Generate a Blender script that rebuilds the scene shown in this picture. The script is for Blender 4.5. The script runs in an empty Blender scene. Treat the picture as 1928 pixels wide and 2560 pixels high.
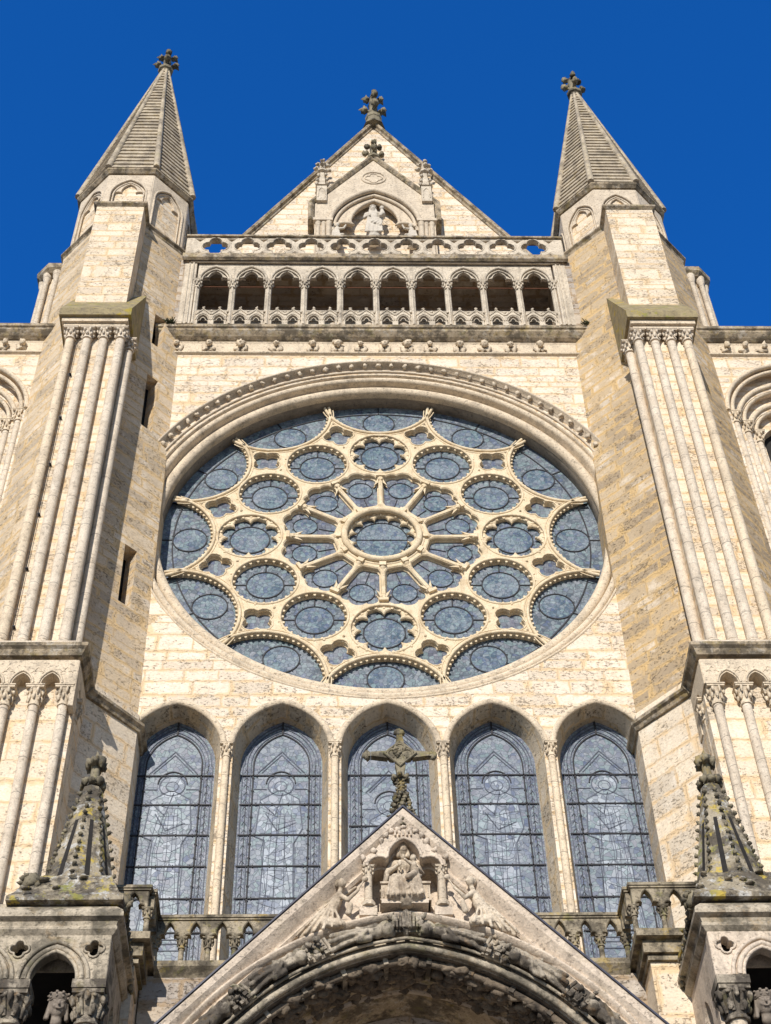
import bpy, math, random
from mathutils import Vector, Matrix, noise
from mathutils.geometry import delaunay_2d_cdt
sc = bpy.context.scene
COL = sc.collection
PI = math.pi
rad = math.radians
# ---------------------------------------------------------------- camera
cam = bpy.data.cameras.new("camera"); co = bpy.data.objects.new("camera", cam); COL.objects.link(co)
PITCH, YAW, ROLL = 0.864367, 0.0419739, -0.0308962
fwd = Vector((math.sin(YAW)*math.cos(PITCH), math.cos(YAW)*math.cos(PITCH), math.sin(PITCH)))
rt = Vector((math.cos(YAW), -math.sin(YAW), 0)); up = rt.cross(fwd)
r2 = rt*math.cos(ROLL)+up*math.sin(ROLL); u2 = -rt*math.sin(ROLL)+up*math.cos(ROLL)
M = Matrix((r2, u2, -fwd)).transposed().to_4x4(); M.translation = (-1.012624, -26.7052762, 1.6)
co.matrix_world = M
cam.sensor_fit = 'HORIZONTAL'; cam.sensor_width = 36; cam.lens = 4001.7/1928*36
cam.clip_start = 0.1; cam.clip_end = 3000
sc.camera = co
# ---------------------------------------------------------------- light
SAZ, SEL = rad(14), rad(26)
world = bpy.data.worlds.new("World"); sc.world = world; world.use_nodes = True
wn = world.node_tree; bg = wn.nodes['Background']
sky = wn.nodes.new('ShaderNodeTexSky'); sky.sky_type = 'NISHITA'; sky.sun_disc = False
sky.sun_elevation = SEL; sky.sun_rotation = PI+SAZ
sky.altitude = 900; sky.air_density = 1.0; sky.dust_density = 0.0; sky.ozone_density = 5.0
# the polarised deep blue of the sky's northern half, away from the sun
tc = wn.nodes.new('ShaderNodeTexCoord'); dt = wn.nodes.new('ShaderNodeVectorMath'); dt.operation = 'DOT_PRODUCT'; dt.inputs[1].default_value = (.1, .75, .66)
mr = wn.nodes.new('ShaderNodeMapRange'); mr.inputs[1].default_value = .2; mr.inputs[2].default_value = .75; mr.interpolation_type = 'SMOOTHSTEP'
mx = wn.nodes.new('ShaderNodeMixRGB'); mx.blend_type = 'MULTIPLY'; mx.inputs[2].default_value = (.16, 1.22, 2.35, 1)
wn.links.new(tc.outputs['Generated'], dt.inputs[0]); wn.links.new(dt.outputs['Value'], mr.inputs[0]); wn.links.new(mr.outputs[0], mx.inputs[0])
wn.links.new(sky.outputs[0], mx.inputs[1]); wn.links.new(mx.outputs[0], bg.inputs[0])
bg.inputs[1].default_value = 0.10
sl = bpy.data.lights.new("sun", 'SUN'); sl.energy = 4.7; sl.angle = rad(0.5); sl.color = (1, .935, .86)
so = bpy.data.objects.new("sun", sl); COL.objects.link(so)
so.rotation_euler = Vector((math.sin(SAZ)*math.cos(SEL), math.cos(SAZ)*math.cos(SEL), -math.sin(SEL))).to_track_quat('-Z', 'Y').to_euler()
so.location = (-8, -30, 70)
sc.view_settings.view_transform = 'Standard'; sc.view_settings.look = 'None'
sc.view_settings.exposure = 0.08; sc.view_settings.gamma = 1
# ---------------------------------------------------------------- materials
class NT:
    def __init__(s, name):
        s.m = bpy.data.materials.new(name); s.m.use_nodes = True; s.t = s.m.node_tree
        s.b = s.t.nodes['Principled BSDF']; s.b.inputs['Roughness'].default_value = .9
        s.b.inputs['Specular IOR Level'].default_value = .25
    def n(s, kind, **kw):
        nd = s.t.nodes.new('ShaderNode'+kind)
        for k, v in kw.items(): setattr(nd, k, v)
        return nd
    def l(s, a, b): s.t.links.new(a, b)
    def pos(s): return s.n('NewGeometry').outputs['Position']
    def uv(s): return s.n('UVMap', uv_map='UVMap').outputs[0]
    def scale(s, v, sx, sy, sz):
        m = s.n('Mapping'); m.inputs['Scale'].default_value = (sx, sy, sz); s.l(v, m.inputs[0]); return m.outputs[0]
    def noise(s, v, sc_, det=4, rough=.55, dist=0):
        t = s.n('TexNoise'); t.inputs['Scale'].default_value = sc_; t.inputs['Detail'].default_value = det
        t.inputs['Roughness'].default_value = rough; t.inputs['Distortion'].default_value = dist
        s.l(v, t.inputs[0]); return t.outputs[0]
    def ramp(s, f, a, b, lo=0., hi=1.):
        r = s.n('MapRange'); r.interpolation_type = 'SMOOTHSTEP'
        for i, x in ((1, a), (2, b), (3, lo), (4, hi)): r.inputs[i].default_value = x
        s.l(f, r.inputs[0]); return r.outputs[0]
    def math(s, op, a, b=None, c=None):
        m = s.n('Math', operation=op)
        for i, x in enumerate((a, b, c)):
            if x is None: continue
            if isinstance(x, (int, float)): m.inputs[i].default_value = x
            else: s.l(x, m.inputs[i])
        return m.outputs[0]
    def mix(s, f, a, b, mode='MIX'):
        m = s.n('MixRGB', blend_type=mode)
        for i, x in enumerate((f, a, b)):
            if isinstance(x, (int, float)): m.inputs[i].default_value = x
            elif isinstance(x, tuple): m.inputs[i].default_value = (*x, 1)
            else: s.l(x, m.inputs[i])
        return m.outputs[0]
    def bump(s, h, strength, dist):
        b = s.n('Bump'); b.inputs['Strength'].default_value = strength; b.inputs['Distance'].default_value = dist
        s.l(h, b.inputs['Height']); s.l(b.outputs[0], s.b.inputs['Normal'])
    def out(s, c): s.l(c, s.b.inputs['Base Color']); return s.m

def ashlar(name, c1, c2, mort, bw=.95, rh=.37, msz=.017, pit=.5, grey=.35, greycol=(.36,.33,.30), smear=.8, moss=0., mosscol=(.30,.24,.05)):
    t = NT(name); uv = t.uv(); p = t.pos()
    sep = t.n('SeparateXYZ'); t.l(uv, sep.inputs[0])
    # rows of uneven height, blocks of uneven length
    n1 = t.n('TexNoise', noise_dimensions='1D'); n1.inputs['Scale'].default_value = .9; n1.inputs['Detail'].default_value = 1; t.l(sep.outputs[1], n1.inputs['W'])
    v = t.math('ADD', sep.outputs[1], t.math('MULTIPLY', n1.outputs[0], .55))
    w = t.noise(p, 6, 3); dis = t.math('MULTIPLY', t.math('SUBTRACT', w, .5), .11)
    v = t.math('ADD', v, dis)
    row = t.math('FLOOR', t.math('DIVIDE', v, rh))
    n2 = t.n('TexWhiteNoise', noise_dimensions='1D'); t.l(row, n2.inputs['W'])
    u = t.math('ADD', sep.outputs[0], t.math('MULTIPLY', n2.outputs[0], 1.3))
    n3 = t.n('TexNoise', noise_dimensions='1D'); n3.inputs['Scale'].default_value = .8; n3.inputs['Detail'].default_value = 1
    t.l(t.math('ADD', u, t.math('MULTIPLY', row, 7.3)), n3.inputs['W'])
    u = t.math('ADD', t.math('ADD', u, t.math('MULTIPLY', n3.outputs[0], .9)), dis)
    cb = t.n('CombineXYZ'); t.l(u, cb.inputs[0]); t.l(v, cb.inputs[1])
    br = t.n('TexBrick', offset=.5); br.inputs['Scale'].default_value = 1
    br.inputs['Brick Width'].default_value = bw; br.inputs['Row Height'].default_value = rh
    br.inputs['Mortar Size'].default_value = msz; br.inputs['Mortar Smooth'].default_value = .25; br.inputs['Bias'].default_value = 0
    br.inputs['Color1'].default_value = (0,0,0,1); br.inputs['Color2'].default_value = (1,1,1,1); br.inputs['Mortar'].default_value = (.5,.5,.5,1)
    t.l(cb.outputs[0], br.inputs[0])
    br2 = t.n('TexBrick', offset=.5); br2.inputs['Scale'].default_value = 1
    br2.inputs['Brick Width'].default_value = bw; br2.inputs['Row Height'].default_value = rh
    br2.inputs['Mortar Size'].default_value = msz*4.2; br2.inputs['Mortar Smooth'].default_value = .5
    t.l(cb.outputs[0], br2.inputs[0])
    fac = br.outputs['Fac']; bw_ = t.n('RGBToBW'); t.l(br.outputs['Color'], bw_.inputs[0])
    tone = bw_.outputs[0]
    big = t.noise(p, .45, 4, .6); med = t.noise(p, 2.2, 5, .65)
    col = t.mix(t.ramp(tone, .05, .95), c1, c2)
    # some blocks greyer
    col = t.mix(t.math('MULTIPLY', t.ramp(t.math('ADD', tone, t.math('MULTIPLY', big, .8)), 1.0, 1.35), grey), col, greycol)
    col = t.mix(t.ramp(med, .42, .68, 0, .55), col, t.mix(.6, col, mort)); col = t.mix(t.ramp(t.noise(p, 1.3, 5, .7), .52, .64, 0, .4), col, (.86,.78,.66))
    col = t.mix(t.ramp(big, .48, .66, 0, grey*.9), col, greycol)
    # pits stretched along the bed
    ps = t.scale(p, .72, .72, 1.25)
    pn = t.noise(ps, 17, 6, .78, .2); blk = t.ramp(tone, .15, .9, -.02, .02)
    pits = t.ramp(t.math('ADD', t.math('ADD', pn, blk), t.math('MULTIPLY', t.math('SUBTRACT', med, .5), .30)), .565, .65)
    col = t.mix(t.math('MULTIPLY', pits, pit*1.15), col, (.15,.115,.08))
    lt = t.noise(ps, 22, 4, .7)
    col = t.mix(t.ramp(lt, .36, .58, .30, 0), col, (.33,.26,.18))
    # old mortar: lines, with smears over the joints
    sm = t.math('MULTIPLY', br2.outputs['Fac'], t.ramp(t.noise(p, 2.6, 5, .75), .40, .54))
    col = t.mix(t.math('MULTIPLY', sm, smear), col, mort)
    col = t.mix(t.math('MULTIPLY', fac, .55), col, t.mix(.35, mort, (.34,.25,.16)))
    if moss:
        sep2 = t.n('SeparateXYZ'); gn = t.n('NewGeometry'); t.l(gn.outputs['Normal'], sep2.inputs[0])
        col = t.mix(t.math('MULTIPLY', t.ramp(t.noise(p, 3, 5, .7), .45, .6), moss), col, mosscol)
    vo = t.n('TexVoronoi', feature='F1'); vo.inputs['Scale'].default_value = 14; t.l(ps, vo.inputs['Vector'])
    sp_ = t.math('MULTIPLY', t.ramp(vo.outputs['Distance'], .16, .08), t.ramp(t.noise(p, 1.9, 3), .44, .56))
    col = t.mix(t.math('MULTIPLY', sp_, pit*.8), col, (.15,.11,.075))
    h = t.math('SUBTRACT', t.math('MULTIPLY', pits, -1.0), t.math('MULTIPLY', fac, .9))
    h = t.math('ADD', h, t.math('MULTIPLY', t.noise(p, 9, 5, .65), .9))
    t.bump(h, .8, .022)
    return t.out(col)

def stone(name, c1, c2, *a_, **k_):
    return stone_(name, c1, c2, *a_, **k_)
def stone_(name, c1, c2, dark=(.13,.11,.09), dk=.3, dlo=.52, dhi=.68, pit=.4, joints=False, lichen=0., lcol=(.45,.30,.04), bumpd=.02, sc_=1.6, fine=16, white=0.):
    t = NT(name); p = t.pos()
    col = t.mix(t.ramp(t.noise(p, sc_*1.6, 4, .6), .35, .65), c1, c2)
    if white: col = t.mix(t.ramp(t.noise(p, 5.2, 5, .7), .53, .59, 0, white), col, (.55,.54,.50))
    d = t.ramp(t.noise(p, sc_, 6, .68), dlo, dhi)
    col = t.mix(t.math('MULTIPLY', d, dk), col, dark)
    pits = t.ramp(t.noise(t.scale(p, .8, .8, 1.2), fine, 6, .72), .56, .66)
    col = t.mix(t.math('MULTIPLY', pits, pit), col, dark)
    # grain, streaks running down and block to block tone
    gr = t.noise(p, 34, 3, .7); col = t.mix(t.ramp(gr, .35, .65, .28, 0), col, dark)
    st = t.ramp(t.noise(t.scale(p, 3.2, 3.2, .55), 1.6, 4, .65), .50, .68); col = t.mix(t.math('MULTIPLY', st, dk*.7), col, dark)
    if lichen:
        l = t.ramp(t.noise(p, 4.1, 6, .7), .53, .63); l2 = t.noise(p, 1.3, 3)
        col = t.mix(t.math('MULTIPLY', l, lichen), col, t.mix(t.ramp(l2, .4, .6), lcol, (.22,.22,.06)))
    if joints:
        sep = t.n('SeparateXYZ'); t.l(t.uv(), sep.inputs[0])
        f = t.math('FRACT', t.math('DIVIDE', t.math('ADD', sep.outputs[1], t.math('MULTIPLY', t.noise(p, .25, 0), 2.)), .95))
        j = t.math('LESS_THAN', f, .018)
        col = t.mix(t.math('MULTIPLY', j, .7), col, dark)
    t.bump(t.math('ADD', t.math('MULTIPLY', pits, -.7), t.noise(p, fine*.7, 4, .7)), .7, bumpd)
    return t.out(col)

def glass(name, tint, sc_=6., lead=.55, light=(.36,.40,.46), rough=.42, leadw=.05, quad=False, contrast=.5):
    t = NT(name); p = t.pos()
    uv = t.uv(); w = t.noise(uv, 3, 2); 
    m = t.n('VectorMath', operation='MULTIPLY_ADD'); m.inputs[1].default_value = (.12,)*3
    cmb = t.n('CombineXYZ'); t.l(w, cmb.inputs[0]); t.l(t.noise(uv, 3.7, 2), cmb.inputs[1])
    t.l(cmb.outputs[0], m.inputs[0]); t.l(uv, m.inputs[2]); v = m.outputs[0]
    vd = t.n('TexVoronoi', feature='DISTANCE_TO_EDGE'); vc = t.n('TexVoronoi', feature='F1')
    for x in (vd, vc):
        x.inputs['Scale'].default_value = sc_; x.inputs['Randomness'].default_value = .45 if quad else .95; t.l(v, x.inputs['Vector'])
    sp = t.n('SeparateColor'); t.l(vc.outputs['Color'], sp.inputs[0])
    c = t.mix(t.ramp(sp.outputs[0], .2, .9, 0, contrast), tint, light)
    c = t.mix(t.ramp(sp.outputs[1], .60, .8, 0, .5), c, (.19,.28,.28))
    c = t.mix(t.ramp(sp.outputs[2], .78, .92, 0, .3), c, (.27,.25,.29))
    c = t.mix(t.ramp(sp.outputs[1], .18, .05, 0, .6), c, (.07,.10,.19))
    c = t.mix(t.ramp(t.noise(p, 1.7, 5, .7), .42, .66, 0, .38), c, (.30,.33,.36))
    c = t.mix(t.ramp(t.noise(p, 11, 5, .7), .5, .68, 0, .35), c, (.45,.48,.52))
    ld = t.ramp(vd.outputs['Distance'], leadw*.45, leadw, 1, 0)
    c = t.mix(t.math('MULTIPLY', ld, lead), c, (.055,.06,.075))
    t.b.inputs['Roughness'].default_value = rough; t.b.inputs['Specular IOR Level'].default_value = .18
    t.bump(t.math('ADD', t.math('MULTIPLY', t.noise(p, 7, 3), .7), t.math('MULTIPLY', ld, .3)), .5, .02)
    return t.out(c)

def plain(name, c, rough=.7, metal=0.):
    t = NT(name); t.b.inputs['Roughness'].default_value = rough; t.b.inputs['Metallic'].default_value = metal
    p = t.pos(); return t.out(t.mix(t.ramp(t.noise(p, 8, 4), .3, .7), c, tuple(x*.7 for x in c)))

CR, CR2, MO = (.82,.715,.575), (.71,.61,.48), (.73,.54,.32)
A_WALL = ashlar('facade_ashlar', CR, CR2, MO, grey=.25, greycol=(.58,.49,.37), pit=.42, smear=.85)
A_TUR = ashlar('turret_ashlar', (.80,.685,.52), (.69,.58,.43), MO, pit=.48, grey=.3, greycol=(.54,.45,.34), rh=.36, smear=.9)
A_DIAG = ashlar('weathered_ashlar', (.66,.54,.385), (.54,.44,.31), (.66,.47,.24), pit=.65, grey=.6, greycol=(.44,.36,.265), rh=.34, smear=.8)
A_LOW = ashlar('lower_ashlar', (.81,.695,.53), (.69,.59,.45), MO, bw=1.25, rh=.50, pit=.5, msz=.018, grey=.3, greycol=(.50,.44,.36), smear=.9)
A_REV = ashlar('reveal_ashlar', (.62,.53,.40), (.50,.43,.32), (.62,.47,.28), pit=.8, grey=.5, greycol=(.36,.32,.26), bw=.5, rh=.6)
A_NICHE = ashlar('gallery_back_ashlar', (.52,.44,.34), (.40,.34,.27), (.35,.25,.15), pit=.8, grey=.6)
S_MOULD = stone('moulding_stone', (.78,.65,.475), (.67,.555,.40), dk=.35, pit=.5)
S_SHAFT = stone('shaft_stone', (.78,.675,.53), (.67,.565,.43), dk=.22, pit=.25, joints=True, fine=13)
S_SHAFTW = stone('shaft_stone_warm', (.82,.68,.49), (.71,.58,.41), dk=.2, pit=.2, joints=True, fine=13)
S_TRAC = stone('tracery_stone', (.80,.675,.475), (.72,.58,.38), dark=(.24,.17,.09), dk=.35, dlo=.52, dhi=.72, pit=.25, bumpd=.01, sc_=2.2)
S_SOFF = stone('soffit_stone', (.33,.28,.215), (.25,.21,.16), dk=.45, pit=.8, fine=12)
S_COPE = stone('coping_stone', (.50,.405,.28), (.36,.285,.19), dark=(.085,.07,.05), dk=.8, dlo=.46, dhi=.6, pit=.6, lichen=.25, sc_=2.4, white=.35)
S_LEDGE = stone('ledge_stone', (.37,.30,.16), (.27,.22,.12), dk=.5, pit=.6, lichen=.9, lcol=(.38,.28,.04), sc_=2.2)
S_SPIRE = stone('spire_stone', (.56,.475,.345), (.43,.36,.26), dk=.6, dlo=.45, dhi=.65, pit=.5, lichen=.22)
S_BAL = stone('balustrade_stone', (.43,.365,.26), (.31,.26,.18), dark=(.07,.06,.045), dk=.8, dlo=.45, dhi=.6, pit=.7, lichen=.4, fine=14, sc_=2.6)
S_DARK = stone('weathered_finial_stone', (.33,.285,.19), (.22,.19,.13), dark=(.045,.04,.032), dk=.8, dlo=.45, dhi=.6, pit=.5, lichen=.3, fine=12)
S_PALE = stone('pale_carved_stone', (.72,.61,.46), (.62,.52,.39), dk=.25, pit=.35)
S_GAL = stone('gallery_stone', (.70,.61,.475), (.57,.49,.375), dk=.45, pit=.5)
S_PINN = stone('lichened_pinnacle_stone', (.40,.345,.25), (.29,.245,.17), dark=(.05,.042,.033), dk=.8, dlo=.45, dhi=.58, pit=.8, lichen=.85, lcol=(.50,.37,.06), white=.8, fine=12, sc_=2.4)
S_PORCH = stone('porch_stone', (.74,.62,.485), (.64,.53,.41), dk=.4, dlo=.5, dhi=.7, pit=.3, lichen=.06)
S_PORDK = stone('porch_dark_shaded_stone', (.50,.43,.33), (.36,.31,.235), dark=(.06,.05,.04), dk=.9, dlo=.42, dhi=.56, pit=.5, lichen=.2, lcol=(.42,.22,.07))  # dark lichened stone; also paints the shading of the arch hollow and cavities
S_PORMD = stone('porch_weathered_stone', (.56,.48,.36), (.44,.375,.28), dark=(.09,.08,.06), dk=.8, dlo=.45, dhi=.6, pit=.5, lichen=.2, lcol=(.45,.25,.07))
S_VAULTSH = stone('vault_shaded_stone', (.25,.195,.135), (.14,.11,.08), dark=(.04,.034,.028), dk=.7, pit=.6)  # deep shadow under the porch arch, put into a darkened stone colour
S_STATUE = stone('statue_stone', (.72,.61,.46), (.54,.44,.32), dark=(.12,.09,.065), dk=.6, dlo=.47, dhi=.6, pit=.3, lichen=.08, lcol=(.5,.25,.06), fine=24, bumpd=.008)
S_STATW = stone('white_statue_stone', (.66,.60,.50), (.58,.52,.43), dk=.1, pit=.12, fine=24, bumpd=.006)
S_KING = stone('dark_statue_stone', (.30,.25,.20), (.21,.175,.14), dk=.4, pit=.3, fine=24, bumpd=.006)
G_ROSE = glass('rose_glass', (.075,.10,.125), 9, lead=.55, leadw=.07, light=(.21,.25,.27), contrast=.6)
G_MED = glass('medallion_glass', (.055,.095,.14), 10.5, lead=.5, leadw=.07, contrast=.55, light=(.20,.26,.30))
G_CELL = glass('petal_glass', (.08,.09,.12), 9, lead=.6, quad=True, light=(.22,.24,.27))
G_BORD = glass('border_glass', (.12,.14,.19), 17, lead=.45, leadw=.10, light=(.28,.31,.36))
G_FIG = glass('figure_glass', (.135,.16,.205), 9.5, lead=.6, leadw=.045, contrast=.55, light=(.31,.345,.375))
G_ROBE = glass('robe_glass', (.19,.22,.265), 8, lead=.6, leadw=.045, light=(.42,.47,.52), contrast=.8)
IRON = plain('iron_bar', (.035,.035,.04), .6)
LEADM = plain('lead_flashing', (.05,.055,.085), .45)
DARK = plain('dark_interior', (.03,.027,.024), .9)  # near-black colour standing in for the shade inside openings
LEADG = plain('lead_came', (.10,.115,.15), .6)
RUST = plain('rusted_rod', (.22,.09,.05), .8)
LEAF = plain('weed_leaf', (.06,.07,.03), .8)

# ---------------------------------------------------------------- mesh helpers
class MB:
    def __init__(s, T=None): s.v = []; s.f = []; s.sm = []; s.T = T
    def add(s, vs, fs, smooth=False, T=None):
        o = len(s.v); T = T or s.T
        for p in vs: s.v.append(tuple(T(*p)) if T else tuple(p))
        for f in fs: s.f.append(tuple(o+i for i in f)); s.sm.append(smooth)
    def box(s, x0, x1, y0, y1, z0, z1, T=None):
        s.add([(x, y, z) for z in (z0, z1) for y in (y0, y1) for x in (x0, x1)],
              [(0,2,3,1),(4,5,7,6),(0,1,5,4),(2,6,7,3),(0,4,6,2),(1,3,7,5)], T=T)
    def prism(s, prof, x0, x1, T=None):      # prof [(y,z)] extruded along x
        n = len(prof); vs = [(x0, y, z) for y, z in prof]+[(x1, y, z) for y, z in prof]
        s.add(vs, [tuple(range(n)), tuple(range(2*n-1, n-1, -1))]+[(i, n+i, n+(i+1) % n, (i+1) % n) for i in range(n)], T=T)
    def plate(s, outer, holes, y0, y1, b=0., back=True, T=None):    # polygon in (x,z); front y0, back y1, chamfer b
        loops = [orient(outer, True)]+[orient(h, False) for h in holes]
        fl = [offset(l, -b) if b else l for l in loops]
        pts, tri = fill(fl); s.add([(x, y0, z) for x, z in pts], tri, T=T)
        if back: pts, tri = fill(loops) if b else (pts, tri); s.add([(x, y1, z) for x, z in pts], [t[::-1] for t in tri], T=T)
        for l, f in zip(loops, fl):
            n = len(l)
            if b:
                s.add([(x, y0, z) for x, z in f]+[(x, y0+b, z) for x, z in l], [(i, (i+1) % n, n+(i+1) % n, n+i) for i in range(n)], T=T)
            s.add([(x, y0+b, z) for x, z in l]+[(x, y1, z) for x, z in l], [(i, (i+1) % n, n+(i+1) % n, n+i) for i in range(n)], T=T)
    def sweep(s, path, prof, closed=False, smooth=True, caps=True, T=None):   # path (x,z); prof [(n, y)] with n along the outward (left) normal
        n = len(path); nr = normals(path, closed); vs = []; k = len(prof)
        for (x, z), (nx, nz) in zip(path, nr):
            for a, y in prof: vs.append((x+nx*a, y, z+nz*a))
        fs = []
        for i in range(n if closed else n-1):
            j = (i+1) % n
            for q in range(k):
                r = (q+1) % k; fs.append((i*k+q, i*k+r, j*k+r, j*k+q))
        s.add(vs, fs, smooth, T=T)
        if not closed and caps: s.add(vs[:k]+vs[-k:], [tuple(range(k)), tuple(range(2*k-1, k-1, -1))], T=T)
    def lathe(s, prof, c=(0,0), n=12, T=None, a0=0., smooth=True, caps=True, lob=None):   # prof [(r,z)] about vertical axis at c
        vs = []; k = len(prof)
        for i in range(n):
            a = a0+2*PI*i/n; g = 1+(lob[1]*math.cos(lob[0]*a) if lob else 0)
            for r, z in prof: vs.append((c[0]+r*g*math.cos(a), c[1]+r*g*math.sin(a), z))
        fs = [(i*k+q, ((i+1) % n)*k+q, ((i+1) % n)*k+q+1, i*k+q+1) for i in range(n) for q in range(k-1)]
        s.add(vs, fs, smooth, T=T)
        if caps:
            s.add([vs[i*k] for i in range(n)], [tuple(range(n))[::-1]], T=T); s.add([vs[i*k+k-1] for i in range(n)], [tuple(range(n))], T=T)
    def tube(s, p0, p1, r0, r1=None, n=8, T=None):
        r1 = r0 if r1 is None else r1; p0 = Vector(p0); p1 = Vector(p1); d = (p1-p0).normalized()
        a = d.orthogonal().normalized(); b = d.cross(a)
        vs = [p+(a*math.cos(2*PI*i/n)+b*math.sin(2*PI*i/n))*r for p, r in ((p0, r0), (p1, r1)) for i in range(n)]
        s.add([tuple(v) for v in vs], [(i, (i+1) % n, n+(i+1) % n, n+i) for i in range(n)], True, T=T)
        s.add([tuple(v) for v in vs], [tuple(range(n))[::-1], tuple(range(n, 2*n))], T=T)
    def blob(s, c, r, seed=0, amp=.3, nu=8, nv=6, T=None, freq=1.6):
        if isinstance(r, (int, float)): r = (r, r, r)
        vs = []; rm = max(r)
        for j in range(nv+1):
            th = PI*j/nv
            for i in range(nu):
                ph = 2*PI*i/nu; d = Vector((math.sin(th)*math.cos(ph), math.sin(th)*math.sin(ph), math.cos(th)))
                k = 1+amp*noise.noise(d*freq+Vector((seed*3.7, seed*1.9, seed)))*2
                vs.append((c[0]+d.x*r[0]*k, c[1]+d.y*r[1]*k, c[2]+d.z*r[2]*k))
        s.add(vs, [(j*nu+i, (j+1)*nu+i, (j+1)*nu+(i+1) % nu, j*nu+(i+1) % nu) for j in range(nv) for i in range(nu)], True, T=T)
    def build(s, name, mat, parent=None, **tags):
        me = bpy.data.meshes.new(name); off = parent_base(parent)
        me.from_pydata([(x-off[0], y-off[1], z-off[2]) for x, y, z in s.v], [], s.f); me.update()
        me.polygons.foreach_set('use_smooth', s.sm)
        uvl = me.uv_layers.new(name='UVMap'); uvs = [0.]*(2*len(me.loops)); V = s.v
        for p in me.polygons:
            n = p.normal
            if abs(n.z) > .75:
                for li in p.loop_indices:
                    q = V[me.loops[li].vertex_index]; uvs[2*li] = q[0]; uvs[2*li+1] = q[1]
            else:
                h = math.hypot(n.x, n.y) or 1; tx, ty = -n.y/h, n.x/h
                for li in p.loop_indices:
                    q = V[me.loops[li].vertex_index]; uvs[2*li] = q[0]*tx+q[1]*ty; uvs[2*li+1] = q[2]
        uvl.data.foreach_set('uv', uvs)
        me.materials.append(mat)
        return link(name, me, parent, off, **tags)
BASE = {}
def parent_base(p): return BASE.get(p.name, (0, 0, 0)) if p else (0, 0, 0)
def link(name, me, parent, off=(0,0,0), **tags):
    o = bpy.data.objects.new(name, me); COL.objects.link(o)
    if parent: o.parent = parent; BASE[o.name] = off
    for k, v in tags.items(): o[k] = v
    return o
def thing(name, loc, label, cat, group=None):
    o = bpy.data.objects.new(name, None); COL.objects.link(o); o.location = loc; BASE[o.name] = tuple(loc)
    o['label'] = label; o['category'] = cat
    if group: o['group'] = group
    o.empty_display_size = .3
    return o
def top(mb, name, mat, label=None, cat=None, group=None, kind=None):
    o = mb.build(name, mat)
    if label: o['label'] = label
    if cat: o['category'] = cat
    if group: o['group'] = group
    if kind: o['kind'] = kind
    return o
def fill(loops):     # constrained triangulation, keeping what lies inside an odd number of loops
    vs = []; ed = []
    for l in loops:
        o = len(vs); n = len(l); vs += [Vector(p) for p in l]; ed += [(o+i, o+(i+1) % n) for i in range(n)]
    if len(loops) == 1 and len(loops[0]) == 4: return [tuple(p) for p in vs], [(0, 1, 2, 3)]
    r = delaunay_2d_cdt(vs, ed, [], 0, 1e-6); P = [(v.x, v.y) for v in r[0]]; out = []
    bb = [(min(p[0] for p in l), max(p[0] for p in l), min(p[1] for p in l), max(p[1] for p in l)) for l in loops]
    for t in r[2]:
        cx = sum(P[i][0] for i in t)/len(t); cz = sum(P[i][1] for i in t)/len(t); k = 0
        for l, (a, b, c, d) in zip(loops, bb):
            if not (a < cx < b and c < cz < d): continue
            ins = False; j = len(l)-1
            for i in range(len(l)):
                if (l[i][1] > cz) != (l[j][1] > cz) and cx < (l[j][0]-l[i][0])*(cz-l[i][1])/(l[j][1]-l[i][1])+l[i][0]: ins = not ins
                j = i
            k += ins
        if k % 2: out.append(tuple(t))
    return P, out
def area(l): return sum(l[i][0]*l[(i+1) % len(l)][1]-l[(i+1) % len(l)][0]*l[i][1] for i in range(len(l)))/2
def orient(l, ccw): return list(l) if (area(l) > 0) == ccw else list(reversed(l))
def normals(path, closed):
    n = len(path); out = []
    for i in range(n):
        a = path[i-1] if (i > 0 or closed) else None; b = path[i]; c = path[(i+1) % n] if (i < n-1 or closed) else None
        ns = []
        for p, q in ((a, b), (b, c)):
            if p is None or q is None: continue
            dx, dz = q[0]-p[0], q[1]-p[1]; L = math.hypot(dx, dz)
            if L > 1e-9: ns.append((-dz/L, dx/L))
        if len(ns) == 2:
            x, z = ns[0][0]+ns[1][0], ns[0][1]+ns[1][1]; L = math.hypot(x, z) or 1; x /= L; z /= L
            k = 1/max(.45, x*ns[0][0]+z*ns[0][1]); out.append((x*k, z*k))
        else: out.append(ns[0] if ns else (0, 1))
    return out
def offset(l, d):    # d>0 outwards for a ccw loop (to the right of travel)
    return [(x-nx*d, z-nz*d) for (x, z), (nx, nz) in zip(l, normals(l, True))]
def dedupe(l):
    o = []
    for p in l:
        if not o or math.hypot(p[0]-o[-1][0], p[1]-o[-1][1]) > 1e-4: o.append(p)
    return o
def arc(cx, cz, r, a0, a1, n): return [(cx+r*math.cos(rad(a0+(a1-a0)*i/n)), cz+r*math.sin(rad(a0+(a1-a0)*i/n))) for i in range(n+1)]
def circle(cx, cz, r, n): return arc(cx, cz, r, 0, 360, n)[:-1]
def parch(cx, zs, hw, rise, n=10):   # pointed arch from left springing over the apex to the right
    if rise <= hw: return [(cx-hw*math.cos(PI*i/(2*n)), zs+rise*math.sin(PI*i/(2*n))) for i in range(2*n+1)]
    R = (hw*hw+rise*rise)/(2*hw); a = math.degrees(math.asin(min(1, rise/R)))
    l = arc(cx-hw+R, zs, R, 180, 180-a, n)
    return l+[(2*cx-x, z) for x, z in reversed(l[:-1])]
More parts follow.
